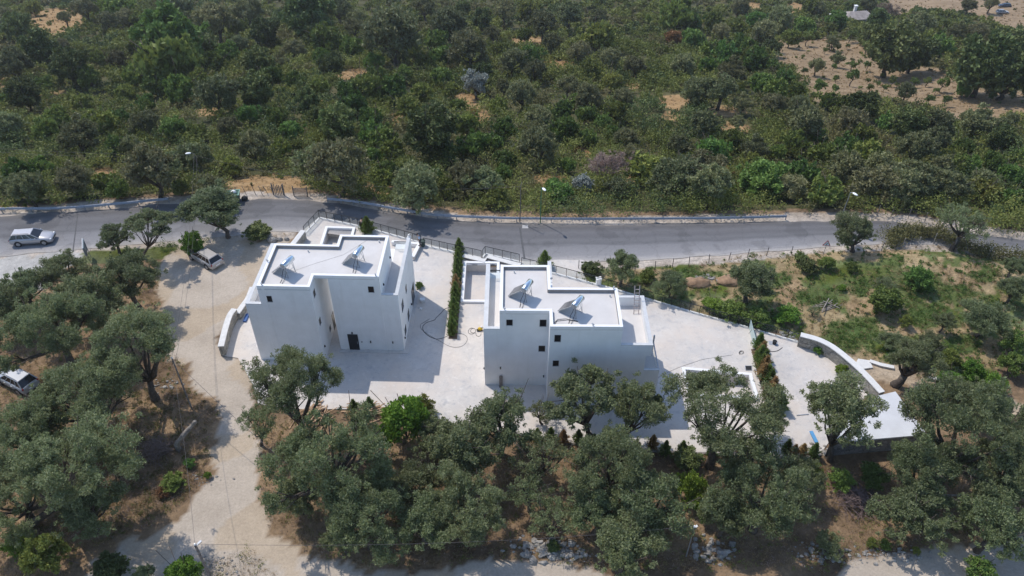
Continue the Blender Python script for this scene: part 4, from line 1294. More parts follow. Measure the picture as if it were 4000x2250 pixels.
# board leaning on the right villa front
q = MB().loft([[(-.16, 0, 0), (.16, 0, 0), (.16, .05, 0), (-.16, .05, 0)], [(-.16, .22, 1.25), (.16, .22, 1.25), (.16, .27, 1.25), (-.16, .27, 1.25)], [(-.09, .235, 1.36), (.09, .235, 1.36), (.09, .285, 1.36), (-.09, .285, 1.36)]])
p = on(1957, 1519); o = q.build('plank', M['wood_grey'], None, loc=(p[0], 49.78, .07)); tag(o, 'dark round-topped plank leaning on the right villa front wall', 'plank')
# ladder on the right terrace
r = empty('ladder', (11.3, 53.2, 6.24), 0, 'pink-grey wooden ladder standing against the right villa terrace wall', 'ladder')
pk = mat('ladder_wood', (.50, .42, .39), .8, .1, 4)
for s in (-.22, .22): MB().beam((s, 0, 0), (s, 1.25, 2.35), .07, .05).build('side_rail', pk, r)
for k in range(7):
    t = .12 + k * .125
    MB().beam((-.185, 1.25 * t, 2.35 * t), (.185, 1.25 * t, 2.35 * t), .05, .035).build('rung', pk, r)
# drain pit
P = [G2(2909, 1431), G2(2936, 1431), G2(2937, 1450), G2(2912, 1450)]; c = np.mean(P, 0)
r = empty('drain_pit', (c[0], c[1], 0), 0, 'open square drain pit with a dark inside behind the third pool', 'drain')
Pl = ccw([(p[0] - c[0], p[1] - c[1]) for p in P]); MB().ring(Pl, offset(Pl, .05), .06, .11).build('rim', M['galv'], r); MB().prism(offset(Pl, .052), .05, .076).build('pit', M['black'], r)  # pit is a shallow solid block, black for the shade inside the opening
P = [G2(1985, 1026), G2(2000, 1030), G2(1996, 1037), G2(1981, 1035)]; c = np.mean(P, 0)
r = empty('drain_pit', (c[0], c[1], 0), 0, 'dark square drain pit between the stone ledge and the right villa roof', 'drain')
Pl = ccw([(p[0] - c[0], p[1] - c[1]) for p in P]); MB().ring(Pl, offset(Pl, .05), .06, .16).build('rim', M['galv'], r); MB().prism(offset(Pl, .052), .05, .09).build('pit', M['black'], r)  # no real hole: the black block carries the inner shade in its colour
# boards and battens
q = MB(); a, b = G(3168, 1684, .25), G(3190, 1728, .25); q.beam((0, 0, 0), tuple(b - a), .32, .05); o = q.build('foam_board', mat('blue_foam', (.10, .30, .55), .6, .05, 3), None, loc=tuple(a)); tag(o, 'bright blue insulation board on the rubble by the shed', 'board')
q = MB()
for k in range(5):
    a = G(3326 + k * 6, 1490 + k * 1.5, .35 - .05 * k); b = G(3348 + k * 6, 1524 + k * 1.5, .15); q.beam(tuple(a), tuple(b), .09, .05)
tag(q.build('batten_bundle', M['white']), 'bundle of white battens leaning at the foot of the curved stone wall', 'battens')
q = MB(); a, b = G(3111, 1625), G(3158, 1621); q.beam((0, 0, .1), (b[0] - a[0], b[1] - a[1], .1), .06, .06); tag(q.build('steel_bar', M['galv'], None, loc=tuple(a)), 'thin steel bar on the concrete left of the shed', 'bar')
q = MB(); a, b = G(955, 1255, .2), G(968, 1226, .2); q.beam((0, 0, .1), (b[0] - a[0], b[1] - a[1], .1), .3, .25); tag(q.build('tool_box', mat('blue_paint', (.03, .10, .30), .5, .05, 3), None, loc=(a[0], a[1], .02)), 'blue box against the lower stone wall', 'box')
# timber piles, twig heaps, rubble
def pile(px, py, n, L, R, h, m, name, label, cat, seed, ang=None, th=.07):
    x, y = G2(px, py); z = float(zt(x, y)); rg = random.Random(seed); q = MB()
    for k in range(n):
        a = (ang if ang is not None else rg.uniform(0, 6.28)) + rg.gauss(0, .35)
        cx, cy, cz = rg.gauss(0, R * .5), rg.gauss(0, R * .4), 0
        cz = .05 + h * rg.random() * max(0, 1 - (cx * cx + cy * cy) / (R * R * 1.6))
        l = L * rg.uniform(.5, 1); t = rg.uniform(-.15, .3)
        d = np.array((math.cos(a) * l / 2, math.sin(a) * l / 2, t * l / 4))
        q.beam(np.array((cx, cy, cz)) - d, np.array((cx, cy, cz)) + d, th * rg.uniform(.8, 1.6), th * .6)
    tag(q.build(name, m, None, loc=(x, y, z)), label, cat)
pile(1222, 1632, 60, 2.2, 1.3, .8, M['wood'], 'timber_pile', 'heap of raw orange timber offcuts under the upright olive', 'timber pile', 1, .9)
pile(1435, 1612, 50, 2.4, 1.1, .7, M['wood'], 'timber_pile', 'heap of raw timber boards left of the bright green shrub', 'timber pile', 2, .1)
pile(1412, 1645, 8, 1.8, .5, .4, M['galv'], 'metal_sheet_pile', 'few grey metal strips leaning in front of the timber boards', 'scrap', 3, 1.4, .14)
pile(612, 1762, 150, 1.9, 1.3, .9, mat('twig_brown', (.20, .145, .125), .95, .25, 6), 'twig_heap', 'round heap of dry grey-pink twigs left of the dead leaning trunk', 'twig heap', 4, None, .025)
pile(3345, 1960, 190, 2.1, 1.7, 1.0, mat('twig_purple', (.17, .125, .12), .95, .25, 6), 'twig_heap', 'heap of dry purple-brown twigs below the shed', 'twig heap', 5, None, .025)
def rocks(px, py, n, R, s, name, label, cat, seed, m=None, kind=None, flat=.6, ry=None):
    x, y = G2(px, py); z = float(zt(x, y)); rg = random.Random(seed); q = MB()
    for k in range(n):
        a = s * (.35 + 1.0 * rg.random() ** 2.2)
        cx, cy = rg.gauss(0, R * .5), rg.gauss(0, (ry or R * .6) * .5)
        q.ball((cx, cy, a * flat * .4), (a, a * rg.uniform(.55, 1), a * flat), 6, 4, .38, rg.random())
    o = q.build(name, m or M['rock'], None, loc=(x, y, z))
    tag(o, label, cat, None, kind)
rocks(2762, 1088, 45, 1.1, .17, 'rubble_heap', 'pale rubble heap beside the brown soil mound on the field', 'rubble heap', 3)
rocks(2112, 2145, 110, 2.0, .26, 'loose_stones', None, None, 4, kind='stuff', ry=.9)
rocks(2230, 2165, 70, 1.6, .18, 'loose_stones', None, None, 5, kind='stuff', ry=.6)
rocks(2790, 2150, 80, 1.8, .26, 'loose_stones', None, None, 6, kind='stuff')
rocks(3215, 2165, 90, 2.0, .18, 'loose_stones', None, None, 7, kind='stuff')
rocks(3480, 2170, 110, 3.2, .14, 'loose_stones', None, None, 8, kind='stuff', ry=.7)
rocks(800, 1880, 50, 1.5, .09, 'loose_stones', None, None, 9, kind='stuff')
rocks(880, 2210, 90, 2.4, .10, 'loose_stones', None, None, 10, kind='stuff')
rocks(640, 1500, 40, 1.8, .16, 'loose_stones', None, None, 11, kind='stuff')
rocks(3190, 1765, 60, 1.2, .22, 'rubble_heap', 'heap of grey rubble and slabs at the foot of the shed', 'rubble heap', 12)
rocks(3085, 1312, 30, 1.2, .2, 'loose_stones', None, None, 13, kind='stuff')
for k, (px, py, s, t) in enumerate([(1062, 944, .55, 'largest pale boulder above the dirt car park, nearest the leaning olive'), (1092, 938, .38, 'middle pale boulder in the short row above the dirt car park'), (1120, 936, .33, 'small pale boulder of the row, nearest the short stone wall')]):
    q = MB().ball((0, 0, s * .35), (s, s * .75, s * .6), 9, 6, .2, k); x, y = G2(px, py); tag(q.build('boulder', M['rock'], None, loc=(x, y, 0)), t, 'boulder', 'boulders above the dirt car park')
q = MB().ball((0, 0, .2), (1.0, .7, .75), 10, 7, .25, 77); x, y, z, _ = T(330, 315); tag(q.build('boulder', mat('grey_rock', (.17, .17, .18), .9, .2, 1.5, .4, 4), None, loc=(x, y, z + .3)), 'large grey boulder in the shade of the dark tree on the hillside', 'boulder')
q = MB().ball((0, 0, .15), (1.6, .8, .55), 14, 7, .18, 5); x, y = G2(2720, 1108); tag(q.build('soil_mound', mat('brown_soil', (.33, .215, .135), .95, .2, 2, .4, 6), None, smooth=True, loc=(x, y, -.1)), 'low brown soil mound beside the rubble heap', 'mound')
q = MB().ball((0, 0, .15), (1.5, .9, .45), 14, 7, .15, 6); x, y = G2(2850, 1100); tag(q.build('soil_mound', mat('brown_soil', (.33, .215, .135), .95, .2, 2, .4, 6), None, smooth=True, loc=(x, y, -.05)), 'wider brown soil mound between two olives on the field', 'mound')
# pale slab and steps outside the curved wall
q = MB().prism([(p[0], p[1]) for p in ccw([G2(3350, 1405), G2(3395, 1412), G2(3408, 1440), G2(3370, 1445), G2(3340, 1425)])], -.05, .16); tag(q.build('concrete_slab', M['kerb']), 'pale broken concrete slab outside the curved stone wall', 'slab')
wallrun('low_kerb', [G2(3395, 1415), G2(3440, 1430), G2(3490, 1440)], .2, .35, 'low pale kerb running from the broken slab toward the dark olive trunk', M['concrete'], .03)
wallrun('low_kerb', [G2(3620, 1480), G2(3730, 1505), G2(3860, 1560)], .3, .3, 'low stone kerb above the dirt path, under the green vines', M['stone'], .03)
# silver irrigation pipe / netting heap by the shed
q = MB()
P = bez([(*G2(3545, 1535), .15), (*G2(3580, 1552), .3), (*G2(3625, 1558), .35), (*G2(3650, 1555), .3), (*G2(3680, 1570), .15)], 6); q.tube(P, [.12 + .12 * math.sin(k * 1.7) ** 2 for k in range(len(P))], 7)
tag(q.build('netting_roll', M['black']), 'crumpled roll of dark netting behind the shed', 'netting')

# dead leaning trunk
b = G(700, 1757); x, y = b[0], b[1]
t3 = G(760, 1650, 3.0)
P = bez([(x, y, -.2), (x + .05, y - .05, .8), (x + .65, y - .05, 1.7), (t3[0] - .2, t3[1] + .1, 2.7), (t3[0], t3[1], 3.05)], 7)
o = P[0].copy()
r = empty('dead_trunk', (x, y, 0), 0, 'bare grey leaning dead trunk beside the dirt track', 'dead tree')
rg = random.Random(4)
MB().tube([p - (x, y, 0) for p in P], [.25 - .11 * k / len(P) + rg.uniform(-.03, .04) for k in range(len(P))], 10).build('trunk', M['bark_pale'], r, smooth=True)
e = P[-1] - (x, y, 0)
MB().tube([tuple(e + (-.05, .1, -.1)), tuple(e + (.2, -.3, .35))], [.06, .02], 6).build('branch_stub', M['bark_pale'], r)

# far house among the trees
x, y, z, _ = T(3335, 92)
r = empty('house', (x, y, z), math.radians(8), 'small far house with a pale hipped roof and chimney among the trees', 'house')
MB().box(-5.2, 5.2, -3.2, 3.2, -2, 2.8).build('wall', mat('far_plaster', (.30, .29, .29), .9, .1, 2), r)
rf = MB().add([(-5.6, -3.6, 2.802), (5.6, -3.6, 2.802), (5.6, 3.6, 2.802), (-5.6, 3.6, 2.802), (-2.2, 0, 4.2), (2.2, 0, 4.2)], [(3, 2, 1, 0), (0, 1, 5, 4), (1, 2, 5), (2, 3, 4, 5), (3, 0, 4)]).build('roof', mat('pale_tiles', (.33, .29, .27), .85, .2, 1), r)
MB().box(-.4, .4, 1.2, 2.0, 3.4, 5.4).build('chimney', M['kerb'], rf); MB().box(-.55, .55, 1.05, 2.15, 5.402, 5.6).build('chimney_cap', M['white'], rf)
for s in (-3, 0, 3): MB().box(s - .5, s + .5, -3.23, -3.17, .9, 2.1).build('window', M['pane'], r)
x, y, z, _ = T(3262, 84)
r = empty('shed', (x, y, z), .3, 'pale flat-roofed outbuilding left of the far house', 'shed')
MB().box(-1.8, 1.8, -1.5, 1.5, -1, 2.2).build('wall', mat('far_plaster', (.30, .29, .29), .9, .1, 2), r); MB().box(-2, 2, -1.7, 1.7, 2.202, 2.35).build('roof', M['kerb'], r)

# ---------------------------------------------------------------- cars
tyre = M['black']; rimm = mat('alloy', (.42, .43, .45), .35, 0, metal=.7)
cglass = mat('car_glass', (.012, .014, .018), .06, 0, spec=.7)
red = mat('tail_red', (.25, .015, .015), .3, 0); clear = mat('lamp_clear', (.6, .62, .65), .15, 0, spec=.6)
def car(label, p, rz, paint, L=4.6, Wd=1.78, H=1.47, suv=False, z=0.0):
    r = empty('car', (p[0], p[1], z), rz, label, 'car', 'parked cars')
    k = L / 4.6; hw = Wd / 2; zb = .95 + (.12 if suv else 0); z0 = .24 + (.06 if suv else 0)
    def ring(x, w, a, b):
        pts = [(-w * .86, a), (-w * .97, a + .14), (-w, a + (b - a) * .5), (-w * .97, b - .1), (-w * .86, b), (-w * .4, b + .02)]
        pts += [(-q_, z_) for q_, z_ in pts[::-1]]
        return [(x * k, y_, z_) for y_, z_ in pts]
    st = [(2.3, hw * .78, z0 + .1, .58), (2.2, hw * .9, z0, .68), (1.95, hw * .97, z0, .76), (1.5, hw, z0, .84 + (zb - .95)), (1.0, hw, z0, zb - .02), (.6, hw, z0, zb), (-1.2, hw, z0, zb + .02), (-1.9, hw * .98, z0, zb + .02), (-2.2, hw * .93, z0, zb - .02), (-2.3, hw * .84, z0 + .12, zb - .16)]
    bd = MB().loft([ring(*s) for s in st]).build('body', paint, r, smooth=False)
    for pgn in bd.data.polygons: pgn.use_smooth = len(pgn.vertices) == 4
    # glasshouse
    b4 = [(1.02 * k, hw * .86), (-2.2 * k, hw * .86)]
    tf, tr = (.2 * k, (-1.75 if not suv else -1.6) * k)
    tw = hw * .66; zr = H - .05
    cab = []
    N = lambda x0, x1, n: [x0 + (x1 - x0) * i / n for i in range(n + 1)]
    bot = [(x_, s * hw * .88, zb - .02) for s in (1,) for x_ in N(1.02 * k, -2.18 * k, 4)] + [(x_, -hw * .88, zb - .02) for x_ in N(-2.18 * k, 1.02 * k, 4)]
    top = [(x_, tw, zr) for x_ in N(tf, tr, 4)] + [(x_, -tw, zr) for x_ in N(tr, tf, 4)]
    MB().loft([bot, top]).build('windows', cglass, r)
    rfp = [(tf + .05, tw + .03, 0), (tr - .08, tw + .03, 0), (tr - .08, -tw - .03, 0), (tf + .05, -tw - .03, 0)]
    q = MB().loft([[(a, b, zr - .02) for a, b, c_ in rfp], [(a, b, zr + .025) for a, b, c_ in rfp], [(a * .97 - .02, b * .86, zr + .06) for a, b, c_ in rfp]])
    rf = q.build('roof', paint, r)
    q = MB()
    for i in range(5):
        for s in (1, -1):
            a = bot[i] if s == 1 else bot[9 - i]
            b = top[i] if s == 1 else top[9 - i]
            q.beam((a[0], a[1] * 1.01, a[2]), (b[0], b[1] * 1.01, b[2]), .09 if i in (0, 4) else .07, .05, (1, 0, 0))
    q.build('pillar', paint, r)
    q = MB()
    for s in (1, -1): q.tube([(tf - .15, s * tw * .95, zr + .06), (tf - .3, s * tw * .95, zr + .11), (tr + .2, s * tw * .95, zr + .11), (tr + .05, s * tw * .95, zr + .06)], .018, 6)
    q.build('roof_rails', M['dark_metal'], rf)
    wr = .33 + (.03 if suv else 0)
    for x_ in (1.4 * k, -1.36 * k):
        for s in (1, -1):
            ar = MB().tube([(x_, s * (hw - .12), wr + .02), (x_, s * (hw + .004), wr + .02)], wr + .07, 18).build('wheel_arch', M['black'], r)
            w = MB().tube([(x_, s * (hw - .2), wr), (x_, s * (hw + .02), wr)], wr, 18).build('wheel', tyre, r)
            q = MB()
            for j in range(5):
                t = 6.283 * j / 5
                q.beam((x_, s * (hw + .027), wr), (x_ + math.cos(t) * wr * .66, s * (hw + .027), wr + math.sin(t) * wr * .66), .07, .012, (0, 1, 0))
            q.tube([(x_, s * (hw + .021), wr), (x_, s * (hw + .024), wr)], wr * .66, 18)
            q.build('rim', rimm, w)
    for s in (1, -1):
        MB().ball((2.12 * k, s * hw * .68, .64 + (.1 if suv else 0)), (.16, .2, .09), 8, 6).build('headlight', clear, r, smooth=True)
        MB().ball((-2.2 * k, s * hw * .8, zb - .16), (.09, .11, .17), 8, 6).build('taillight', red, r, smooth=True)
        MB().ball((.72 * k, s * (hw + .09), zb + .05), (.07, .11, .08), 8, 6).build('wing_mirror', paint, r, smooth=True)
    MB().box(2.24 * k, 2.32 * k, -.42, .42, z0 + .2, z0 + .36).build('grille', M['black'], r)
    MB().box(-2.33 * k, -2.26 * k, -.26, .26, zb - .42, zb - .3).build('number_plate', M['white'], r)
    q = MB()
    for x_ in (.25, -.75):
        for s in (1, -1): q.box((x_ - .1) * k, (x_ + .1) * k, s * (hw + .012) - .015, s * (hw + .012) + .015, zb - .2, zb - .16)
    q.build('door_handle', M['galv'], r)
    return r
def carpose(rear, front, side, z=0.0, half=.88):
    a = G(*rear, z); b = G(*front, z)
    d = (b - a)[:2]; d /= np.linalg.norm(d)
    n = np.array([-d[1], d[0]]) * side
    c = (a[:2] + b[:2]) / 2 + n * half
    return c, math.atan2(d[1], d[0])
silver = mat('silver_paint', (.44, .44, .46), .28, .02, 2, metal=.35, spec=.5)
silver2 = mat('champagne_paint', (.44, .42, .41), .3, .02, 2, metal=.35, spec=.5)
pearl = mat('white_silver_paint', (.36, .37, .39), .28, .02, 2, metal=.2, spec=.5)
c, a = carpose((74, 965), (176, 958), 1, .035); car('silver estate car on the road at the left, nose to the right', c, a, silver, z=.035)
c, a = carpose((808, 1052), (750, 1017), -1, .012); car('silver estate car parked tail-first under the small green tree', c, a, silver2, z=.012)
c, a = carpose((88, 1548), (-5, 1497), -1, 0); car('silver crossover car in the olive shade, cut by the picture edge', c, a, pearl, 4.4, 1.84, 1.62, True)
x, y, z, _ = T(3913, 53); car('dusty silver car far off in the dry clearing at the top', (x, y), .1, silver, z=z + .05)
x, y, z, _ = T(3922, 28); car('dark blue car in the tree shade behind the far silver car', (x, y), 2.9, mat('blue_car', (.05, .07, .11), .3, 0), z=z + .05)

# ---------------------------------------------------------------- people
def skin_obj(name, verts, edges, radii, m, parent):
    me = bpy.data.meshes.new(name)
    me.from_pydata(verts, edges, [])
    o = bpy.data.objects.new(name, me); C.objects.link(o); o.parent = parent
    me.materials.append(m)
    sk = o.modifiers.new('skin', 'SKIN'); sk.use_smooth_shade = True
    for v, r_ in zip(me.skin_vertices[0].data, radii):
        v.radius = (r_, r_) if not hasattr(r_, '__len__') else r_
    me.skin_vertices[0].data[0].use_root = True
    s = o.modifiers.new('sub', 'SUBSURF'); s.levels = 1; s.render_levels = 1
    return o
skinm = mat('skin', (.40, .24, .17), .6, 0); hairm = mat('dark_hair', (.015, .012, .011), .7, 0)
def person(label, p, rz, shirt, trousers, lean=0.0, arm='down', pack=None):
    r = empty('person', tuple(p), rz, label, 'person')
    # x right, y forward
    J = {'pel': (0, 0, .95), 'spi': (0, .03 + lean * .3, 1.18), 'che': (0, .05 + lean * .7, 1.38), 'nec': (0, .07 + lean, 1.5), 'hd0': (0, .1 + lean * 1.2, 1.6), 'hd1': (0, .1 + lean * 1.25, 1.7)}
    for s, n in ((-1, 'l'), (1, 'r')):
        J[n + 'hip'] = (s * .1, 0, .92); J[n + 'kne'] = (s * .11, .03, .5); J[n + 'ank'] = (s * .11, -.02 + .03 * s, .09); J[n + 'toe'] = (s * .13, .17 + .03 * s, .04)
        J[n + 'sho'] = (s * .19, .05 + lean * .8, 1.41)
        if arm == 'phone':
            J[n + 'elb'] = (s * .24, .22 + lean, 1.2); J[n + 'wri'] = (s * .1, .42 + lean, 1.36)
            dr = np.array([-s * .3, .5, .5])
        else:
            J[n + 'elb'] = (s * .27, .04 + lean * .5, 1.13); J[n + 'wri'] = (s * .25, .16 + lean * .5, .9)
            dr = np.array([-s * .15, .35, -.8])
        dr = dr / np.linalg.norm(dr)
        w = np.array(J[n + 'wri']); pm = w + dr * .08
        J[n + 'pal'] = tuple(pm)
        sd = np.cross(dr, np.array([0, 0, 1.0])); sd /= np.linalg.norm(sd) + 1e-6
        for f in range(4):
            b0 = pm + sd * (f - 1.5) * .02
            J[f'{n}f{f}a'] = tuple(b0 + dr * (.035 + .006 * (f in (1, 2)))); J[f'{n}f{f}b'] = tuple(b0 + dr * (.06 + .012 * (f in (1, 2))) + np.array([0, 0, -.015]))
        J[n + 'tha'] = tuple(w + dr * .05 + sd * .045); J[n + 'thb'] = tuple(w + dr * .085 + sd * .06)
    R = {'pel': .125, 'spi': .11, 'che': .125, 'nec': .052, 'hd0': .078, 'hd1': .085}
    for n in 'lr':
        R.update({n + 'hip': .085, n + 'kne': .058, n + 'ank': .042, n + 'toe': .038, n + 'sho': .062, n + 'elb': .042, n + 'wri': .03, n + 'pal': .034, n + 'tha': .012, n + 'thb': .009})
        for f in range(4): R[f'{n}f{f}a'] = .0095; R[f'{n}f{f}b'] = .0075
    E_ = [('pel', 'spi'), ('spi', 'che'), ('che', 'nec'), ('nec', 'hd0'), ('hd0', 'hd1')]
    for n in 'lr':
        E_ += [('pel', n + 'hip'), (n + 'hip', n + 'kne'), (n + 'kne', n + 'ank'), (n + 'ank', n + 'toe'), ('che', n + 'sho'), (n + 'sho', n + 'elb'), (n + 'elb', n + 'wri'), (n + 'wri', n + 'pal'), (n + 'wri', n + 'tha'), (n + 'tha', n + 'thb')]
        for f in range(4): E_ += [(n + 'pal', f'{n}f{f}a'), (f'{n}f{f}a', f'{n}f{f}b')]
    def sub(keys, name, m, k):
        ks = [q_ for q_ in J if q_ in keys]
        ix = {q_: i for i, q_ in enumerate(ks)}
        return skin_obj(name, [J[q_] for q_ in ks], [(ix[a], ix[b]) for a, b in E_ if a in ix and b in ix], [R[q_] + k for q_ in ks], m, r)
    sub(list(J), 'body', skinm, 0)
    sub(['pel', 'spi', 'che', 'lsho', 'rsho', 'lelb', 'relb'] + (['lwri', 'rwri'] if arm == 'phone' else []), 'shirt', shirt, .022)
    sub(['pel', 'lhip', 'rhip', 'lkne', 'rkne', 'lank', 'rank'], 'trousers', trousers, .02)
    hx = J['hd1']
    MB().ball((hx[0], hx[1] - .02, hx[2] + .035), (.098, .112, .085), 12, 8).build('hair', hairm, r, smooth=True)
    MB().ball((hx[0], hx[1] + .1, hx[2] - .03), (.016, .022, .025), 8, 6).build('nose', skinm, r, smooth=True)
    for n in 'lr':
        a = J[n + 'ank']; MB().ball((a[0] + .01, a[1] + .08, .045), (.055, .14, .05), 10, 6).build('shoe', M['black'], r, smooth=True)
    if pack is not None:
        MB().ball((0, -.16 + lean * .4, 1.2), (.17, .12, .24), 10, 8).build('backpack', pack, r, smooth=True)
    return r
p = G(1642, 961, .61); p[2] = .61
person('man in a light blue shirt and dark trousers standing on the low white wall', p, math.radians(110), mat('blue_shirt', (.42, .53, .68), .8, .03, 4), mat('navy_trousers', (.03, .035, .05), .8, .05, 4), .1)
p = G(1413, 903, .07)
person('person in a grey top with a dark backpack, leaning by the bush at the railing', p, math.radians(-50), mat('grey_top', (.26, .23, .21), .85, .1, 4), mat('dark_trousers', (.035, .03, .03), .85, .1, 4), .12, 'phone', mat('pack', (.05, .045, .04), .8, .1, 4))
# ================================================================ VEGETATION
def leaf_quads(rng, cen, cr, n, ll, lw, flat=.8, up=.25, shell=.45, tint_c=None):
    """n leaf sprays in clumps cen (k,3) of radius cr (k,)"""
    k = len(cen)
    w = cr ** 2 / np.sum(cr ** 2)
    ix = rng.choice(k, n, p=w)
    d = rng.normal(size=(n, 3)); d /= np.linalg.norm(d, axis=1)[:, None]
    r = cr[ix] * rng.random(n) ** shell
    p = cen[ix] + d * r[:, None] * np.array([1, 1, flat])
    a = d * .7 + rng.normal(size=(n, 3)) * .65 + np.array([0, 0, up])
    a /= np.linalg.norm(a, axis=1)[:, None]
    b = np.cross(a, rng.normal(size=(n, 3))); b /= np.linalg.norm(b, axis=1)[:, None] + 1e-9
    L_ = (ll * rng.uniform(.6, 1.35, n))[:, None]; W_ = (lw * rng.uniform(.7, 1.3, n))[:, None]
    V = np.stack([p - a * L_ * .5, p + b * W_ * .5, p + a * L_ * .5, p - b * W_ * .5], 1)
    tc = rng.random(k) if tint_c is None else tint_c
    t = np.clip(.5 * tc[ix] + .5 * rng.random(n), 0, 1)
    return V, t

def quad_mesh(name, V, t):
    n = len(V)
    me = bpy.data.meshes.new(name)
    me.vertices.add(4 * n); me.vertices.foreach_set('co', V.reshape(-1).astype(np.float32))
    me.loops.add(4 * n); me.loops.foreach_set('vertex_index', np.arange(4 * n, dtype=np.int32))
    me.polygons.add(n); me.polygons.foreach_set('loop_start', np.arange(n, dtype=np.int32) * 4)
    me.update(calc_edges=True)
    at = me.attributes.new('tint', 'FLOAT', 'FACE'); at.data.foreach_set('value', t.astype(np.float32))
    return me

def lobes(rng, n, Wd, z0, z1, lr, low=-.45, jit=.25):
    """lobe centres over an ellipsoid"""
    out = []; rad = []
    R = Wd / 2
    hz = (z1 - z0) / 2
    for i in range(n):
        z = 1 - (1 - low) * (i + .5) / n
        a = i * 2.39996 + rng.uniform(-.5, .5)
        rr = math.sqrt(max(0, 1 - z * z))
        f = rng.uniform(.62, 1.0)
        l = lr * rng.uniform(.75, 1.25)
        out.append(((R - l * .8) * rr * f * math.cos(a), (R - l * .8) * rr * f * math.sin(a), z0 + hz + (hz - l * .55) * z * rng.uniform(.8, 1.05)))
        rad.append(l)
    return np.array(out), np.array(rad)

def limb_tubes(q, rng, base, fork, tops, r0):
    base = np.array(base, float); fork = np.array(fork, float)
    mid = (base + fork) / 2 + rng.normal(size=3) * np.array([.12, .12, 0])
    q.tube([base - (0, 0, .25), base + (fork - base) * .15, mid, fork], [r0 * 1.35, r0 * 1.05, r0 * .85, r0 * .75], 8)
    for tp in tops:
        tp = np.array(tp, float)
        m1 = fork + (tp - fork) * .45 + np.array([0, 0, -.08 * np.linalg.norm(tp - fork)]) + rng.normal(size=3) * .15
        q.tube([fork - (0, 0, .08), m1, tp], [r0 * .5, r0 * .33, r0 * .1], 6)
        for k in range(2):
            e = tp + rng.normal(size=3) * .55 + np.array([0, 0, .2])
            q.tube([m1 + (tp - m1) * .4, e], [r0 * .18, .02], 4)

PROTO = {}
def make_proto(key, seed, Wd, H, th, nl, lr, nleaf, ll, lw, sub=6, low=-.45, trunk=True, up=.25, r0=.24, flat=.8, limbs=7, rag=1.0):
    rng = np.random.default_rng(seed)
    cen, rad = lobes(rng, nl, Wd, th, H, lr, low)
    mid = np.array([0, 0, (th + H) / 2])
    cen = mid + (cen - mid) * (1 + rag * rng.uniform(-.28, .16, (len(cen), 1))) * np.array([1 + .08 * rng.normal(), 1 + .08 * rng.normal(), 1])
    rad = rad * (1 + rag * rng.uniform(-.3, .25, len(rad)))
    cc = []; rr = []; tt = []
    for c, r in zip(cen, rad):
        base = rng.random()
        for k in range(sub):
            d = rng.normal(size=3); d /= np.linalg.norm(d)
            out = rng.random() < .3
            cc.append(c + d * r * (rng.uniform(.95, 1.4) if out else .6) * np.array([1, 1, .8])); rr.append(r * (rng.uniform(.13, .28) if out else rng.uniform(.32, .58))); tt.append(.55 * base + .45 * rng.random())
    V, t = leaf_quads(rng, np.array(cc), np.array(rr), nleaf, ll, lw, flat, up, .5, np.array(tt))
    crown = quad_mesh('crown', V, t)
    tm = None
    if trunk:
        q = MB()
        ids = rng.permutation(len(cen))[:limbs]
        limb_tubes(q, rng, (0, 0, 0), (rng.normal() * .2, rng.normal() * .2, th * 1.05 + .3), cen[ids], r0)
        tm = q.mesh('trunk', True)
    PROTO[key] = (tm, crown, Wd, H, cen, th)

# near olives (fine sprays), far olives, broadleaf trees, shrubs, fruit trees, conifers
for i in range(4): make_proto(f'on{i}', 100 + i, 6, 5.6, 1.4, 19, 1.0, 20000, .21, .075, 9, r0=.24, limbs=10, rag=1.35)
for i in range(3): make_proto(f'ol{i}', 110 + i, 10, 7.2, 1.8, 30, 1.12, 38000, .21, .075, 12, r0=.36, limbs=14, rag=1.45)                 # big olives
for i in range(2): make_proto(f'oo{i}', 120 + i, 6, 5.8, 1.6, 14, .95, 15500, .21, .075, 10, low=-.3, r0=.28, limbs=12)      # open lobed olives
make_proto('os0', 130, 6, 5.0, 1.3, 15, .9, 5000, .20, .07, 8, low=-.2, r0=.22, limbs=14)                                    # thin olive
for i in range(5): make_proto(f'of{i}', 140 + i, 6, 5.2, .9, 17, 1.15, 7600, .38, .16, 7, r0=.24)
make_proto('of5', 147, 6, 5.6, 1.4, 13, 1.05, 5200, .38, .16, 7, low=-.25, r0=.28, limbs=10)
make_proto('op0', 150, 6, 5.0, 1.2, 18, 1.0, 4200, .45, .06, 6, r0=.22, limbs=14)                                            # dry tree
for i in range(3): make_proto(f'd{i}', 160 + i, 6, 5.8, .5, 22, 1.25, 8200, .44, .24, 7, low=-.8, r0=.26)
for i in range(4): make_proto(f'g{i}', 170 + i, 3, 2.0, .1, 13, .65, 2800, .34, .19, 6, low=-.3, r0=.08, limbs=6)
for i in range(2): make_proto(f'gn{i}', 180 + i, 3, 2.3, .15, 16, .62, 6000, .18, .10, 7, low=-.5, r0=.08, limbs=6)
for i in range(3): make_proto(f'f{i}', 190 + i, 3, 3.0, 1.0, 11, .6, 1700, .30, .17, 5, low=-.1, r0=.1, limbs=7)
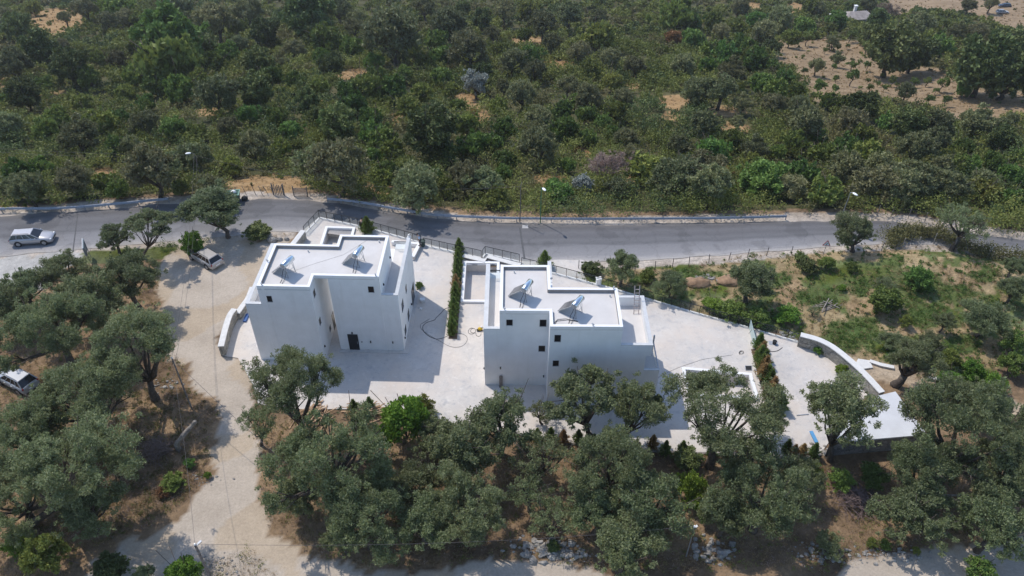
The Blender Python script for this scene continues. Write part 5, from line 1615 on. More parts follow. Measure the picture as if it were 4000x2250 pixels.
def conifer(key, seed, h=1.8, w=1.15, n=1700):
    rng = np.random.default_rng(seed)
    z = h * rng.random(n) ** 1.15
    prof = (w / 2) * np.clip(np.minimum((h - z) / (h * .75), .55 + z / (h * .5)), .06, 1)
    a = rng.random(n) * 6.283
    r = prof * rng.random(n) ** .5 * (1 + .35 * np.sin(a * 5 + z * 7))
    p = np.stack([r * np.cos(a), r * np.sin(a), z + .05], 1)
    d = np.stack([np.cos(a) * .75, np.sin(a) * .75, np.full(n, .75)], 1) + rng.normal(size=(n, 3)) * .3
    d /= np.linalg.norm(d, axis=1)[:, None]
    b = np.cross(d, rng.normal(size=(n, 3))); b /= np.linalg.norm(b, axis=1)[:, None]
    L_ = (.26 * rng.uniform(.5, 1.3, n))[:, None]; W_ = (.07 * rng.uniform(.7, 1.3, n))[:, None]
    V = np.stack([p - d * L_ * .3, p + b * W_ * .5, p + d * L_ * .7, p - b * W_ * .5], 1)
    q = MB().tube([(0, 0, -.1), (0, 0, h * .8)], [.04, .012], 6)
    PROTO[key] = (q.mesh('trunk'), quad_mesh('crown', V, rng.random(n)), w, h, None, 0)
for i in range(3): conifer(f'c{i}', 200 + i)
conifer('cw', 210, 2.0, 1.7, 3200)

KIND = {  # proto list, leaf material, object name, category, part name, description
 'o': (['of0', 'of1', 'of2', 'of3', 'of4', 'of5'], 'o', 'olive_tree', 'olive tree', 'crown', 'grey-green olive tree', .95),
 'n': (['on0', 'on1', 'on2', 'on3', 'oo0', 'oo1'], 'n', 'olive_tree', 'olive tree', 'crown', 'grey-green olive tree', .93),
 's': (['of1', 'of3'], 's', 'olive_tree', 'olive tree', 'crown', 'pale silver olive tree', .95),
 'p': (['op0'], 'p', 'dry_tree', 'dry tree', 'crown', 'dry pinkish-brown bare tree', .8),
 'd': (['d0', 'd1', 'd2'], 'd', 'broadleaf_tree', 'tree', 'crown', 'dark green broad tree', 1.0),
 'G': (['d0', 'd1', 'd2'], 'g', 'broadleaf_tree', 'tree', 'crown', 'mid green bushy tree', .95),
 'g': (['g0', 'g1', 'g2', 'g3'], 'g', 'shrub', 'shrub', 'foliage', 'green leafy shrub', .85),
 'b': (['gn0', 'gn1'], 'b', 'shrub', 'shrub', 'foliage', 'bright green shrub', .85),
 'y': (['g0', 'g2'], 'y', 'shrub', 'shrub', 'foliage', 'yellow-green shrub', .9),
 'r': (['g1', 'g3'], 'r', 'shrub', 'shrub', 'foliage', 'rust-red shrub', .75),
 'f': (['f0', 'f1', 'f2'], 'f', 'fruit_tree', 'fruit tree', 'crown', 'small round fruit tree', 1.05),
}
RNG = random.Random(77)
def plant(key, loc, ws, hs, rz, lm, name, label, cat, group, part, bark='bark', crown_off=None):
    tm, cm, Wd, H = PROTO[key][:4]
    r = empty(name, loc, rz, label, cat, group)
    for me, nm, mt in ((tm, 'trunk' if part == 'crown' else 'stem', M[bark]), (cm, part, LM[lm])):
        if me is None: continue
        o = bpy.data.objects.new(nm, me); C.objects.link(o); o.parent = r
        o.scale = (ws, ws, hs)
        if not me.materials: me.materials.append(None)
        o.material_slots[0].link = 'OBJECT'; o.material_slots[0].material = mt
    return r
AUTO = []
def hill_plant(px, py, wpx, kind, label=None, key=None, hf=1.0, group=None):
    ks, lm, name, cat, part, desc, ar = KIND[kind]
    x, y, z, Z = T(px, py, 1.5)
    w = wpx * Z / F_PX
    h = max(w * ar * hf, .7)
    x, y, z, Z = T(px, py, .6 * h)
    key = key or RNG.choice(ks)
    _, _, Wd, H = PROTO[key][:4]
    r = plant(key, (x, y, z - .05), w / Wd, h / H, RNG.uniform(0, 6.28), lm, name, label, cat, group, part, 'bark' if kind != 'p' else 'bark_pale')
    if label is None:
        AUTO.append((r, px, py, desc, w))
    return r

Z1o = [(100, 470, 280), (870, 440, 170), (800, 150, 170), (1600, 130, 300), (1850, 80, 250), (2180, 370, 200), (1620, 680, 330), (1080, 900, 230), (590, 1010, 330), (1120, 1250, 420), (530, 1330, 270), (200, 1390, 300), (60, 930, 260), (1430, 1170, 300),
       (1890, 1080, 290), (2340, 1190, 320), (480, 130, 130), (2120, 470, 120), (1700, 930, 200), (950, 1080, 200), (1560, 1400, 300), (1300, 30, 260), (620, 60, 200), (950, 120, 180), (460, 330, 120), (30, 120, 200), (1780, 320, 160)]
Z1d = [(290, 340, 260), (520, 470, 290), (170, 680, 260), (2290, 70, 330), (1970, 230, 230), (1930, 440, 230), (2290, 740, 210), (1900, 650, 300), (120, 180, 220), (1400, 330, 300)]
Z1G = [(1290, 940, 210), (1730, 1230, 180), (930, 690, 160), (610, 760, 170), (330, 960, 220), (1240, 260, 440), (330, 620, 160)]
Z1g = [(1230, 450, 380), (1370, 420, 300), (1600, 470, 210), (750, 900, 260), (420, 870, 210), (150, 1270, 250), (310, 1240, 200), (870, 880, 200), (860, 1090, 210), (1350, 660, 260), (1540, 380, 200), (1700, 390, 200), (2400, 430, 170), (2200, 600, 170), (1840, 850, 190),
       (2160, 960, 200), (2100, 1090, 170), (1450, 980, 170), (640, 560, 210), (720, 440, 150), (900, 50, 210), (1060, 140, 180), (760, 60, 170), (1000, 560, 200), (1160, 620, 200), (1480, 590, 200), (2050, 860, 190), (2000, 560, 190), (2440, 880, 180), (1100, 760, 160), (1000, 980, 130),
       (870, 1400, 200), (1040, 350, 200), (1150, 380, 160), (40, 740, 160), (2420, 250, 200), (1760, 200, 160)]
Z1y = [(240, 50, 130), (2380, 600, 130), (2200, 1080, 120), (700, 390, 130), (1330, 1390, 150)]
Z2o = [(240, 70, 210), (640, 240, 430), (1060, 180, 310), (1200, 350, 310), (1470, 80, 200), (1760, 170, 230), (1950, 110, 210), (1820, 310, 170), (2030, 390, 210), (2260, 430, 200), (2440, 480, 180), (1540, 440, 230), (1700, 520, 200), (1590, 690, 260), (1720, 880, 250),
       (1720, 1070, 330), (2100, 720, 250), (2370, 720, 190), (220, 1220, 450), (790, 1390, 390), (1180, 1310, 310), (370, 130, 160), (2380, 1020, 210), (2170, 140, 180), (1460, 640, 150), (1950, 640, 200), (2420, 1150, 200), (350, 200, 180), (880, 60, 200), (1380, 250, 160)]
Z2d = [(70, 100, 250), (920, 960, 410), (660, 390, 170), (180, 470, 210), (230, 900, 300), (1160, 50, 130), (1300, 130, 170), (60, 850, 160), (1320, 520, 150), (60, 250, 180)]
Z2g = [(150, 280, 260), (330, 340, 190), (430, 640, 270), (520, 600, 250), (640, 660, 250), (850, 680, 210), (1000, 560, 190), (1300, 470, 150), (460, 870, 210), (500, 1000, 260), (560, 1050, 250), (640, 1110, 210), (590, 1260, 210), (1170, 930, 230), (1250, 1080, 250),
       (1370, 1060, 210), (1470, 1180, 210), (1480, 960, 210), (1650, 400, 190), (1900, 960, 250), (1900, 820, 190), (2000, 750, 170), (2070, 850, 170), (2300, 830, 190), (2100, 1020, 170), (1930, 1220, 150), (1840, 1380, 180), (950, 1320, 170), (1300, 1390, 190), (1460, 1280, 160),
       (1000, 420, 210), (750, 330, 210), (1620, 250, 140), (1430, 360, 150), (720, 540, 150), (200, 1000, 170), (330, 780, 220), (300, 680, 200), (960, 280, 200), (500, 450, 160), (1290, 640, 140), (1420, 780, 170), (1120, 780, 140), (2280, 980, 150), (2200, 900, 160), (480, 1150, 170), (100, 640, 170), (740, 790, 200), (1040, 1130, 200)]
Z2y = [(1070, 670, 150), (870, 450, 160), (1640, 70, 190), (2170, 270, 270), (2120, 510, 180), (2270, 600, 180), (2300, 790, 130), (1180, 450, 110), (1940, 1010, 130), (2250, 1380, 160)]
Z2r = [(2020, 1120, 80), (2440, 1310, 70), (1240, 830, 70)]
Z3o = [(530, 50, 160), (830, 120, 210), (700, 230, 230), (410, 220, 150), (130, 460, 200), (220, 640, 240), (400, 640, 270), (560, 740, 170), (780, 740, 200), (520, 880, 140), (1000, 880, 310), (1350, 870, 270), (960, 760, 210), (480, 520, 230), (1960, 890, 270), (2250, 880, 270), (2420, 890, 150),
       (1200, 300, 120), (1090, 470, 140), (1240, 420, 120), (1690, 430, 120), (1730, 650, 150), (2240, 220, 170), (2100, 220, 150), (1850, 170, 190), (330, 1310, 330), (1300, 1200, 310), (1560, 1190, 270), (1690, 1320, 310), (1800, 1060, 310), (2270, 1300, 250), (1950, 1010, 250), (650, 1070, 230), (100, 1040, 210), (270, 880, 250), (2500, 850, 120), (2180, 40, 130), (1990, 1190, 220), (1100, 60, 130), (1460, 40, 140), (2340, 20, 130)]
Z3d = [(1340, 50, 130), (780, 330, 130), (1440, 740, 230), (2440, 980, 230), (2320, 430, 400), (2490, 490, 350), (1640, 320, 360), (1800, 340, 300), (1760, 870, 270), (1530, 130, 170), (2540, 330, 240), (1500, 240, 180)]
Z3G = [(690, 1260, 290), (2150, 630, 130), (1230, 130, 150)]
Z3g = [(100, 100, 260), (180, 150, 190), (350, 150, 160), (650, 140, 160), (520, 200, 160), (430, 380, 210), (300, 470, 160), (550, 330, 210), (650, 430, 210), (760, 470, 150), (850, 560, 170), (700, 590, 210), (800, 640, 190), (930, 640, 150), (600, 420, 190), (200, 270, 190), (330, 360, 170), (1290, 740, 140), (1180, 720, 140),
       (940, 1020, 210), (330, 1080, 250), (1130, 1100, 230), (1300, 1060, 260), (1450, 1110, 260), (1010, 1250, 270), (1600, 870, 170), (2200, 1180, 190), (2350, 1150, 190), (2480, 1250, 210), (2100, 1200, 210), (800, 1090, 160), (1430, 960, 210), (900, 260, 160), (1000, 180, 170), (1720, 250, 170), (2000, 320, 190), (1060, 40, 160), (2130, 1060, 190), (2540, 1120, 170), (1920, 1300, 200), (200, 1180, 210), (480, 1010, 190), (1100, 970, 170)]
Z3y = [(620, 1150, 150), (1010, 990, 90), (1940, 200, 110), (2200, 830, 110), (1900, 270, 130), (280, 1180, 120), (1180, 1220, 70), (900, 1080, 110), (1780, 440, 70)]
Z3r = [(440, 1215, 80), (490, 1245, 60), (60, 265, 150), (1640, 1210, 80)]
Z3f = [(1020, 270, 100), (940, 300, 60), (1150, 360, 50), (1240, 340, 50), (1330, 250, 90), (990, 405, 34), (1210, 480, 52), (1340, 465, 80), (1450, 470, 72), (1600, 475, 54), (1700, 495, 80), (1450, 325, 100), (1340, 550, 115), (1230, 560, 60), (1110, 620, 130), (1220, 640, 75), (1455, 580, 46), (1560, 540, 44), (1470, 630, 64), (1575, 630, 56), (1630, 580, 80), (1670, 610, 46),
       (1790, 590, 74), (1880, 585, 74), (1990, 600, 110), (1940, 650, 54), (2035, 550, 60), (2020, 720, 84), (1900, 715, 84), (2120, 680, 62), (2350, 685, 64), (1000, 510, 60), (1010, 610, 46), (1530, 600, 46), (1180, 210, 110), (1065, 690, 72), (1310, 330, 40), (850, 420, 24)]
for lst, off, k, kind in ((Z1o, 0, 1.907, 'o'), (Z1d, 0, 1.907, 'd'), (Z1G, 0, 1.907, 'G'), (Z1g, 0, 1.907, 'g'), (Z1y, 0, 1.907, 'y'), (Z2o, 1200, 1.907, 'o'), (Z2d, 1200, 1.907, 'd'), (Z2g, 1200, 1.907, 'g'), (Z2y, 1200, 1.907, 'y'), (Z2r, 1200, 1.907, 'r'),
                          (Z3o, 2600, 1.84, 'o'), (Z3d, 2600, 1.84, 'd'), (Z3G, 2600, 1.84, 'G'), (Z3g, 2600, 1.84, 'g'), (Z3y, 2600, 1.84, 'y'), (Z3r, 2600, 1.84, 'r'), (Z3f, 2600, 1.84, 'f')):
    for (px, py, w) in lst:
        hill_plant(off + px / k, py / k, w / k, kind)
for (px, py, w, kd) in [(1620, 735, 200, 'o'), (1750, 770, 130, 'g'), (1880, 752, 200, 'o'), (1935, 806, 130, 'y'), (2180, 790, 130, 'g'), (2420, 780, 150, 'o'), (2640, 728, 250, 'o'), (2760, 690, 210, 'o'), (2830, 790, 130, 'g'), (2990, 735, 230, 'G'), (3095, 770, 170, 'o'), (3235, 785, 180, 'g'),
                        (3440, 752, 230, 'o'), (3560, 745, 250, 'o'), (3700, 765, 220, 'o'), (3850, 785, 170, 'y'), (3960, 820, 140, 'g'), (60, 765, 160, 'o'), (290, 742, 180, 'o'), (140, 790, 120, 'g'), (420, 752, 140, 'g'), (2520, 700, 190, 'y'), (1500, 740, 130, 'g'), (640, 690, 190, 'o')]:
    hill_plant(px, py - 42, w * .9, kd, hf=.8)
hill_plant(1200 + 1255 / 1.907, 610 / 1.907, 230 / 1.907, 's', 'pale silver-leaved olive on the hillside above a bare sandy patch')
hill_plant(1200 + 2050 / 1.907, 1360 / 1.907, 210 / 1.907, 's', 'silvery bush-like olive right of the green street lamp', hf=.8)
hill_plant(1200 + 2230 / 1.907, 1230 / 1.907, 330 / 1.907, 'p', 'dry pinkish-brown bare tree on the slope right of the green lamp')
hill_plant(3470, 40, 90, 'p', 'dry bare tree at the edge of the dry clearing at the top')

# ---- trees and shrubs near the villas: (crown x, y, width px, kind, proto, height factor, label)
NEARP = [
 (245, 1060, 225, 'n', 'on0', .9, 'olive with a round crown beside the silver road car'),
 (497, 1087, 270, 'n', 'on1', 1, 'olive between the billboard and the dirt car park'),
 (443, 930, 150, 'n', 'on3', .9, 'small grey olive hugging the road edge right of the billboard'),
 (205, 1275, 420, 'n', 'ol0', .85, 'wide olive above the silver crossover car'),
 (330, 1180, 330, 'n', 'on1', .9, 'low olive with white litter showing beneath, below the billboard'),
 (95, 1120, 230, 'n', 'on3', .9, 'small olive between the concrete driveway and the silver crossover car'),
 (20, 1210, 200, 'n', 'on1', 1.2, 'tall olive cut by the picture edge, above the silver crossover car'),
 (340, 1560, 470, 'n', 'ol1', .8, 'broad low olive right of the silver crossover car'),
 (110, 1700, 400, 'n', 'ol2', .9, 'olive below the silver crossover car'),
 (60, 1930, 380, 'n', 'ol0', .9, 'dark olive at the picture edge in the lower corner'),
 (330, 1990, 330, 'n', 'on1', .8, 'shaded olive low in the corner, above the yellow-green fig bush'),
 (1285, 1800, 490, 'n', 'ol0', .95, 'huge round olive at the bend of the dirt track'),
 (1160, 1935, 240, 'n', 'on2', .9, 'olive leaning over the dirt track below the huge round olive'),
 (1430, 2030, 420, 'n', 'ol1', .8, 'low wide olive below the huge round olive'),
 (1650, 2040, 300, 'n', 'on1', .85, 'olive between the low wide one and the grove centre'),
 (1340, 2110, 200, 'n', 'on1', .8, 'olive at the lowest edge of the grove beside the dirt track'),
 (1950, 1660, 330, 'n', 'oo1', .95, 'pale open olive right of the bright green shrub'),
 (1800, 1760, 340, 'n', 'on2', 1, 'olive in front of the bright green shrub and pale open olive'),
 (1830, 1990, 400, 'n', 'ol2', .85, 'dense olive at the centre of the lower grove'),
 (2110, 1790, 290, 'n', 'os0', .9, 'sparse branching olive below the bare small olive'),
 (2160, 2030, 250, 'n', 'os0', .8, 'sparse olive directly above the pale stones'),
 (1700, 1700, 220, 'n', 'on3', .9, 'olive touching the right side of the bright green shrub'),
 (1610, 1900, 250, 'n', 'on0', .9, 'olive between the huge round olive and the lower grove centre'),
 (2070, 1930, 230, 'n', 'os0', .9, 'thin half-bare olive left of the pale stones'),
 (2120, 1610, 150, 'n', 'os0', .9, 'nearly bare small olive before the step of the right villa'),
 (2390, 1820, 400, 'n', 'ol1', .95, 'dense dark olive below the tall olive with a visible trunk'),
 (2540, 1960, 330, 'n', 'on0', 1, 'olive crown beside the slim pale pole'),
 (2330, 2000, 280, 'n', 'on2', .9, 'olive crown left of the slim pale pole'),
 (2430, 2150, 320, 'n', 'on1', .85, 'olive at the lowest edge above the sandy strip'),
 (3000, 1640, 190, 'n', 'oo1', 1.0, 'olive bough at the lower end of the browning hedge'),
 (2990, 1930, 470, 'n', 'ol2', .9, 'broad olive under the courtyard edge, left of the shed'),
 (2830, 2010, 260, 'n', 'on2', 1.0, 'olive beside the bright green hanging shrub'),
 (3120, 1870, 230, 'n', 'on0', .9, 'olive between the browned conifers and the twig heap by the shed'),
 (3770, 1700, 500, 'n', 'ol0', .95, 'massive dark olive right of the shed'),
 (3600, 1850, 360, 'n', 'ol1', .85, 'olive in front of the shed wall'),
 (3950, 1840, 400, 'n', 'ol2', .9, 'olive behind the massive one, cut by the picture edge'),
 (3560, 2010, 330, 'n', 'on3', .8, 'low olive over fallen trunks below the massive one'),
 (3880, 2060, 330, 'n', 'on1', .9, 'olive in the lower right corner above the pale track'),
 (3790, 1545, 210, 'n', 'on1', .75, 'thin olive behind the shed, beside the dirt path'),
 (3870, 1600, 230, 'n', 'on2', .8, 'olive among green vines above the dirt path'),
 (2430, 1040, 160, 'n', 'on3', 1.1, 'olive behind the right villa terrace, by the wire fence'),
 (2620, 1108, 150, 'n', 'on0', .8, 'low olive behind the long railing, beside the rubble heap'),
 (2935, 1095, 240, 'n', 'on2', .85, 'large round olive on the green field'),
 (3460, 1120, 130, 'n', 'os0', .9, 'small thin olive in the middle of the green field'),
 (3690, 1255, 95, 'n', 'on3', 1.1, 'small olive right of the dark round field bush'),
 (3850, 1245, 210, 'n', 'on0', .8, 'wide low olive at the right of the green field'),
 (3960, 1130, 150, 'n', 'on2', .9, 'olive at the far right of the green field'),
 (3960, 1040, 110, 'n', 'on1', .9, 'small olive below the bramble hedge at the picture edge'),
 (3760, 880, 240, 'n', 'os0', .9, 'grey half-bare olive between the road and the bramble hedge'),
 (3480, 1330, 130, 'n', 'on1', .7, 'low olive bush above the dark thick trunk'),
 (3180, 1215, 70, 'n', 'os0', .6, 'tiny olive beside the dead branch on the field'),
 # shrubs
 (1565, 1632, 235, 'b', 'gn0', 1.25, 'big bright green shrub between the two villa groves'),
 (1650, 1580, 110, 'y', 'gn1', 1.0, 'yellowing top of the big bright green shrub'),
 (748, 945, 98, 'b', 'gn1', 1.4, 'small round green tree shading the parked estate car'),
 (1005, 898, 120, 'd', 'd0', .5, 'dark low bush by the road right of the leaning olive'),
 (170, 2165, 190, 'y', 'gn0', 1.2, 'yellow-green fig bush in the lower left corner'),
 (60, 2120, 120, 'b', 'gn1', 1.0, 'green bush left of the yellow-green fig bush'),
 (420, 2215, 150, 'd', 'd1', .7, 'dark bush left of the wooden utility pole'),
 (715, 2225, 170, 'b', 'gn0', 1.0, 'green fleshy bush at the foot of the wooden utility pole'),
 (560, 2240, 120, 'n', 'on2', .7, 'grey-green bush between two green bushes near the wooden utility pole'),
 (2700, 1900, 150, 'b', 'gn1', 1.3, 'bright green hanging shrub among the olives below the third pool'),
 (2760, 1990, 120, 'b', 'gn0', 1.1, 'second bright green shrub, just below the hanging one'),
 (2690, 1790, 130, 'd', 'd2', .6, 'dark leafy bush by the dark olive trunk'),
 (2870, 1840, 120, 'd', 'd1', .6, 'dark bush under the large dark-trunked olive'),
 (2160, 2130, 60, 'd', 'd0', .9, 'dark green bush between the pale stones'),
 (3240, 2130, 140, 'n', 'on3', .8, 'round grey bush at the edge of the pale track'),
 (3410, 2120, 60, 'g', 'gn0', .8, 'small green bush in the bare orange clearing'),
 (3460, 2125, 60, 'g', 'gn1', .7, 'second small green bush in the bare orange clearing'),
 (3580, 2150, 40, 'y', 'gn0', .8, 'tiny yellow-green tuft at the edge of the pale track'),
 (3290, 1870, 120, 'g', 'gn1', .8, 'green bush below the shed, above the twig heap'),
 (3420, 1855, 150, 'g', 'gn0', .7, 'wider green bush under the shed wall'),
 (3180, 1830, 80, 'g', 'gn1', .8, 'small green bush at the foot of the rubble by the shed'),
 (3830, 2230, 150, 'g', 'gn0', .8, 'green bush at the very bottom right'),
 (3463, 1165, 150, 'G', 'd2', .8, 'dark round bush on the green field'),
 (3590, 1075, 120, 'g', 'gn1', .9, 'leafy bush above the dark round bush on the field'),
 (3620, 1110, 70, 'g', 'gn0', 1, 'small leafy bush touching the field bush above it'),
 (3540, 1250, 60, 'y', 'gn1', 1.1, 'yellow-flecked bush in the lower green field'),
 (3160, 1035, 90, 'd', 'd0', .6, 'dark bush below the warning sign'),
 (3230, 1020, 80, 'g', 'gn0', .8, 'green bush left of the roadside olive'),
 (3130, 1000, 60, 'd', 'd1', .7, 'small dark bush at the wire fence'),
 (2310, 1045, 90, 'd', 'd2', .5, 'low dark bush at the start of the wire fence'),
 (2530, 1075, 80, 'g', 'gn1', .7, 'green bush between the two olives behind the long railing'),
 (2790, 1185, 110, 'b', 'gn0', .5, 'leafy vine bush behind the long railing, left part'),
 (2860, 1205, 130, 'g', 'gn1', .6, 'leafy vine bush behind the long railing, middle part'),
 (2960, 1235, 120, 'g', 'gn0', .6, 'leafy vine bush behind the teal partition'),
 (3080, 1225, 130, 'b', 'gn1', .55, 'big leafy vine bush behind the short railing'),
 (3720, 1400, 110, 'g', 'gn0', 1, 'green shrub right of the thick-trunked olive'),
 (3800, 1440, 120, 'b', 'gn1', .9, 'bright green grapevine mound, upper one'),
 (3720, 1475, 110, 'b', 'gn0', .8, 'bright green grapevine mound, lower left one'),
 (3880, 1490, 130, 'b', 'gn1', .8, 'bright green grapevine mound, lower right one'),
 (3960, 1420, 120, 'g', 'gn0', 1, 'green shrub above the grapevine mounds at the edge'),
 (3970, 1330, 120, 'g', 'gn1', 1, 'green shrub at the picture edge below the wide low olive'),
 (3640, 1335, 110, 'o', 'on1', .7, 'grey-green bush above the thick-trunked olive'),
 (3330, 1040, 60, 'g', 'gn1', .7, 'small green bush under the roadside olive'),
 (3440, 1085, 30, 'g', 'gn0', .8, 'tiny green tuft on the bare field crest'),
 (3290, 1120, 40, 'b', 'gn0', .7, 'tiny bright green tuft left of the dark round bush'),
 (740, 1805, 60, 'g', 'gn0', .8, 'small green tuft on the bank below the dead trunk'),
 (670, 1880, 110, 'g', 'gn1', .6, 'green weed patch on the bank left of the track bend'),
 (640, 1920, 70, 'r', 'g1', .6, 'reddish weed patch on the bank'),
 (810, 1855, 35, 'b', 'gn0', .9, 'tiny green tuft at the track edge'),
 (2567, 1558, 62, 'd', 'd0', .7, 'dark plant at the right foot of the right villa'),
 (1637, 1112, 42, 'g', 'gn1', .8, 'climbing plant by the glass door of the left villa'),
 (3199, 1367, 46, 'b', 'gn0', 1.0, 'upper potted vine on the curved stone wall'),
 (3289, 1440, 58, 'b', 'gn1', 1.0, 'lower potted vine on the curved stone wall'),
]
for (px, py, w, kind, key, hf, lab) in NEARP:
    hill_plant(px, py, w, kind, lab, key, hf, 'trees and shrubs round the villas')

# olives whose trunks show: ground point, crown centre, crown width (photo pixels), crown height (m)
def tall(basepx, crownpx, wpx, hc, key, lab, r0=.27, back=0.0, sparse=None):
    b = np.array(G(*basepx)); b[2] = float(zt(b[0], b[1]))
    d = ray(*crownpx)
    c = CAM + d * ((b[1] + back) / d[1])
    Z = (c - CAM) @ FW
    w = wpx * Z / F_PX
    tm, cm, Wd, H, cen, th = PROTO[key]
    k = w / Wd; kz = hc / (H - th)
    rz = RNG.uniform(0, 6.28)
    r = empty('olive_tree', tuple(b), 0, lab, 'olive tree', 'trees and shrubs round the villas')
    o = bpy.data.objects.new('crown', cm); C.objects.link(o); o.parent = r
    o.scale = (k, k, kz); o.rotation_euler = (0, 0, rz)
    off = c - b
    o.location = (off[0], off[1], off[2] - kz * (th + (H - th) / 2))
    if not cm.materials: cm.materials.append(None)
    o.material_slots[0].link = 'OBJECT'; o.material_slots[0].material = LM['n']
    rng = np.random.default_rng(int(basepx[0]))
    L_ = np.stack([cen[:, 0] * k * math.cos(rz) - cen[:, 1] * k * math.sin(rz), cen[:, 0] * k * math.sin(rz) + cen[:, 1] * k * math.cos(rz), cen[:, 2] * kz], 1) + np.array(o.location)
    q = MB()
    fz = max(.35 * off[2], .8)
    f = np.array([off[0] * .55, off[1] * .55, fz])
    limb_tubes(q, rng, (0, 0, 0), f, L_[rng.permutation(len(L_))[:11]], r0)
    q.build('trunk', M['bark'], r, smooth=True)
for a_ in [
 ((893, 928), (835, 815), 335, 4.2, 'on2', 'large leaning olive between the road and the dirt car park', .27),
 ((551, 1010), (585, 872), 250, 3.2, 'oo0', 'forked open olive between the road and the small green tree', .16),
 ((606, 1560), (530, 1335), 450, 4.8, 'ol1', 'wide olive overhanging the dirt track above its tree shadow', .36),
 ((100, 2062), (270, 1815), 540, 5.0, 'ol2', 'largest dark olive in the lower corner, left of the twig heap', .34),
 ((1168, 1735), (1160, 1500), 400, 5.6, 'ol1', 'upright dense olive in front of the left villa', .36),
 ((1560, 1720), (1565, 1632), 10, .1, 'os0', '', .1) if False else None,
 ((2312, 1712), (2275, 1550), 400, 5.0, 'oo0', 'tall olive with a visible trunk before the right villa front', .26),
 ((2440, 1730), (2485, 1590), 270, 4.8, 'oo1', 'narrow twin olive before the right end of the right villa', .2),
 ((2772, 1822), (2825, 1600), 530, 5.0, 'ol0', 'large dark-trunked olive hiding the third pool', .36),
 ((3242, 1800), (3280, 1615), 350, 4.8, 'on1', 'dark open olive overlapping the white shed roof', .24),
 ((3496, 1505), (3585, 1390), 200, 3.4, 'on0', 'olive with a thick dark trunk outside the curved stone wall', .42),
 ((3330, 985), (3340, 905), 200, 3.8, 'on1', 'olive at the near road edge by the warning sign', .26),
 ((1020, 1740), (1015, 1645), 230, 3.0, 'os0', 'thin olive branches spreading over the dirt track beside the upright olive', .14),
]:
    if a_: tall(*a_)

# conifer hedges
def con(px, py, kind, lab, sc=1.0, key=None, zc=.8):
    p = G(px, py, zc)
    key = key or RNG.choice(['c0', 'c1', 'c2'])
    plant(key, (p[0], p[1], .06), sc, sc * RNG.uniform(.92, 1.1), RNG.uniform(0, 6.28), kind, 'conifer', lab, 'conifer', 'young conifers of the hedges', 'crown')
ORD = ['first', 'second', 'third', 'fourth', 'fifth', 'sixth', 'seventh', 'eighth', 'ninth', 'tenth', 'eleventh', 'twelfth', 'thirteenth', 'fourteenth', 'fifteenth', 'sixteenth', 'seventeenth', 'eighteenth']
n = 15
for k in range(n):
    t = k / (n - 1)
    px, py = 1764 + (1793 - 1764) * t, 1286 + (962 - 1286) * t
    con(px, py, 'cb' if k == 8 else 'c', f'{ORD[k]} conifer from the near end of the green hedge between the villas' if k != 8 else 'browned conifer in the green hedge between the villas', RNG.uniform(.8, 1.0))
H2 = [(390, 420, 'c'), (425, 560, 'cb'), (405, 600, 'c'), (465, 660, 'c'), (430, 720, 'c'), (468, 770, 'cb'), (450, 850, 'cb'), (505, 870, 'c'), (545, 940, 'c'), (580, 1070, 'cb'), (560, 1150, 'cb'), (625, 1200, 'c'), (700, 1300, 'c')]
cg = cb_ = 0
for (x, y, k) in H2:
    px, py = cA(x, y)
    if k == 'c': lab = f'{ORD[cg]} green conifer from the teal partition in the browning hedge'; cg += 1
    else: lab = f'{ORD[cb_]} browned conifer from the teal partition in the browning hedge'; cb_ += 1
    con(px, py, k, lab, 1.12, zc=.9)
c4 = lambda x, y: (1900 + x / 1.811, 1450 + y / 1.811)
c5b = lambda x, y: (2900 + x / 1.7045, 1400 + y / 1.7045)
c6b = lambda x, y: (900 + x / 1.61, 1350 + y / 1.61)
FR = [(c6b(775, 375), 'c'), (c6b(875, 365), 'c'), (c4(360, 450), 'c'), (c4(455, 450), 'c'), (c4(545, 465), 'cb'), (c4(652, 465), 'c'), (c4(760, 500), 'c'), (c4(870, 500), 'c'), (c4(1062, 530), 'cb'), (c4(1178, 505), 'cb'), (c4(1268, 545), 'c'), (c4(1390, 540), 'c'), (c4(1600, 560), 'c'), (c4(1700, 555), 'c'), (c4(1795, 525), 'cb'), (c4(1905, 535), 'c'),
      (c5b(300, 590), 'c'), (c5b(345, 620), 'cb'), (c5b(402, 615), 'cb'), (c5b(480, 615), 'c')]
cg = cb_ = 0
for (p, k) in FR:
    if k == 'c': lab = f'{ORD[cg]} green conifer from the timber heaps along the front kerb'; cg += 1
    else: lab = f'{ORD[cb_]} browned conifer from the timber heaps along the front kerb'; cb_ += 1
    con(p[0], p[1], k, lab, .85)
con(1433, 880, 'c', 'wide bushy conifer by the railing, hiding the person with a backpack', 1.05, 'cw', 1.0)
con(2128, 1010, 'c', 'single conifer behind the right villa, at the railing', .95, 'cw', 1.1)

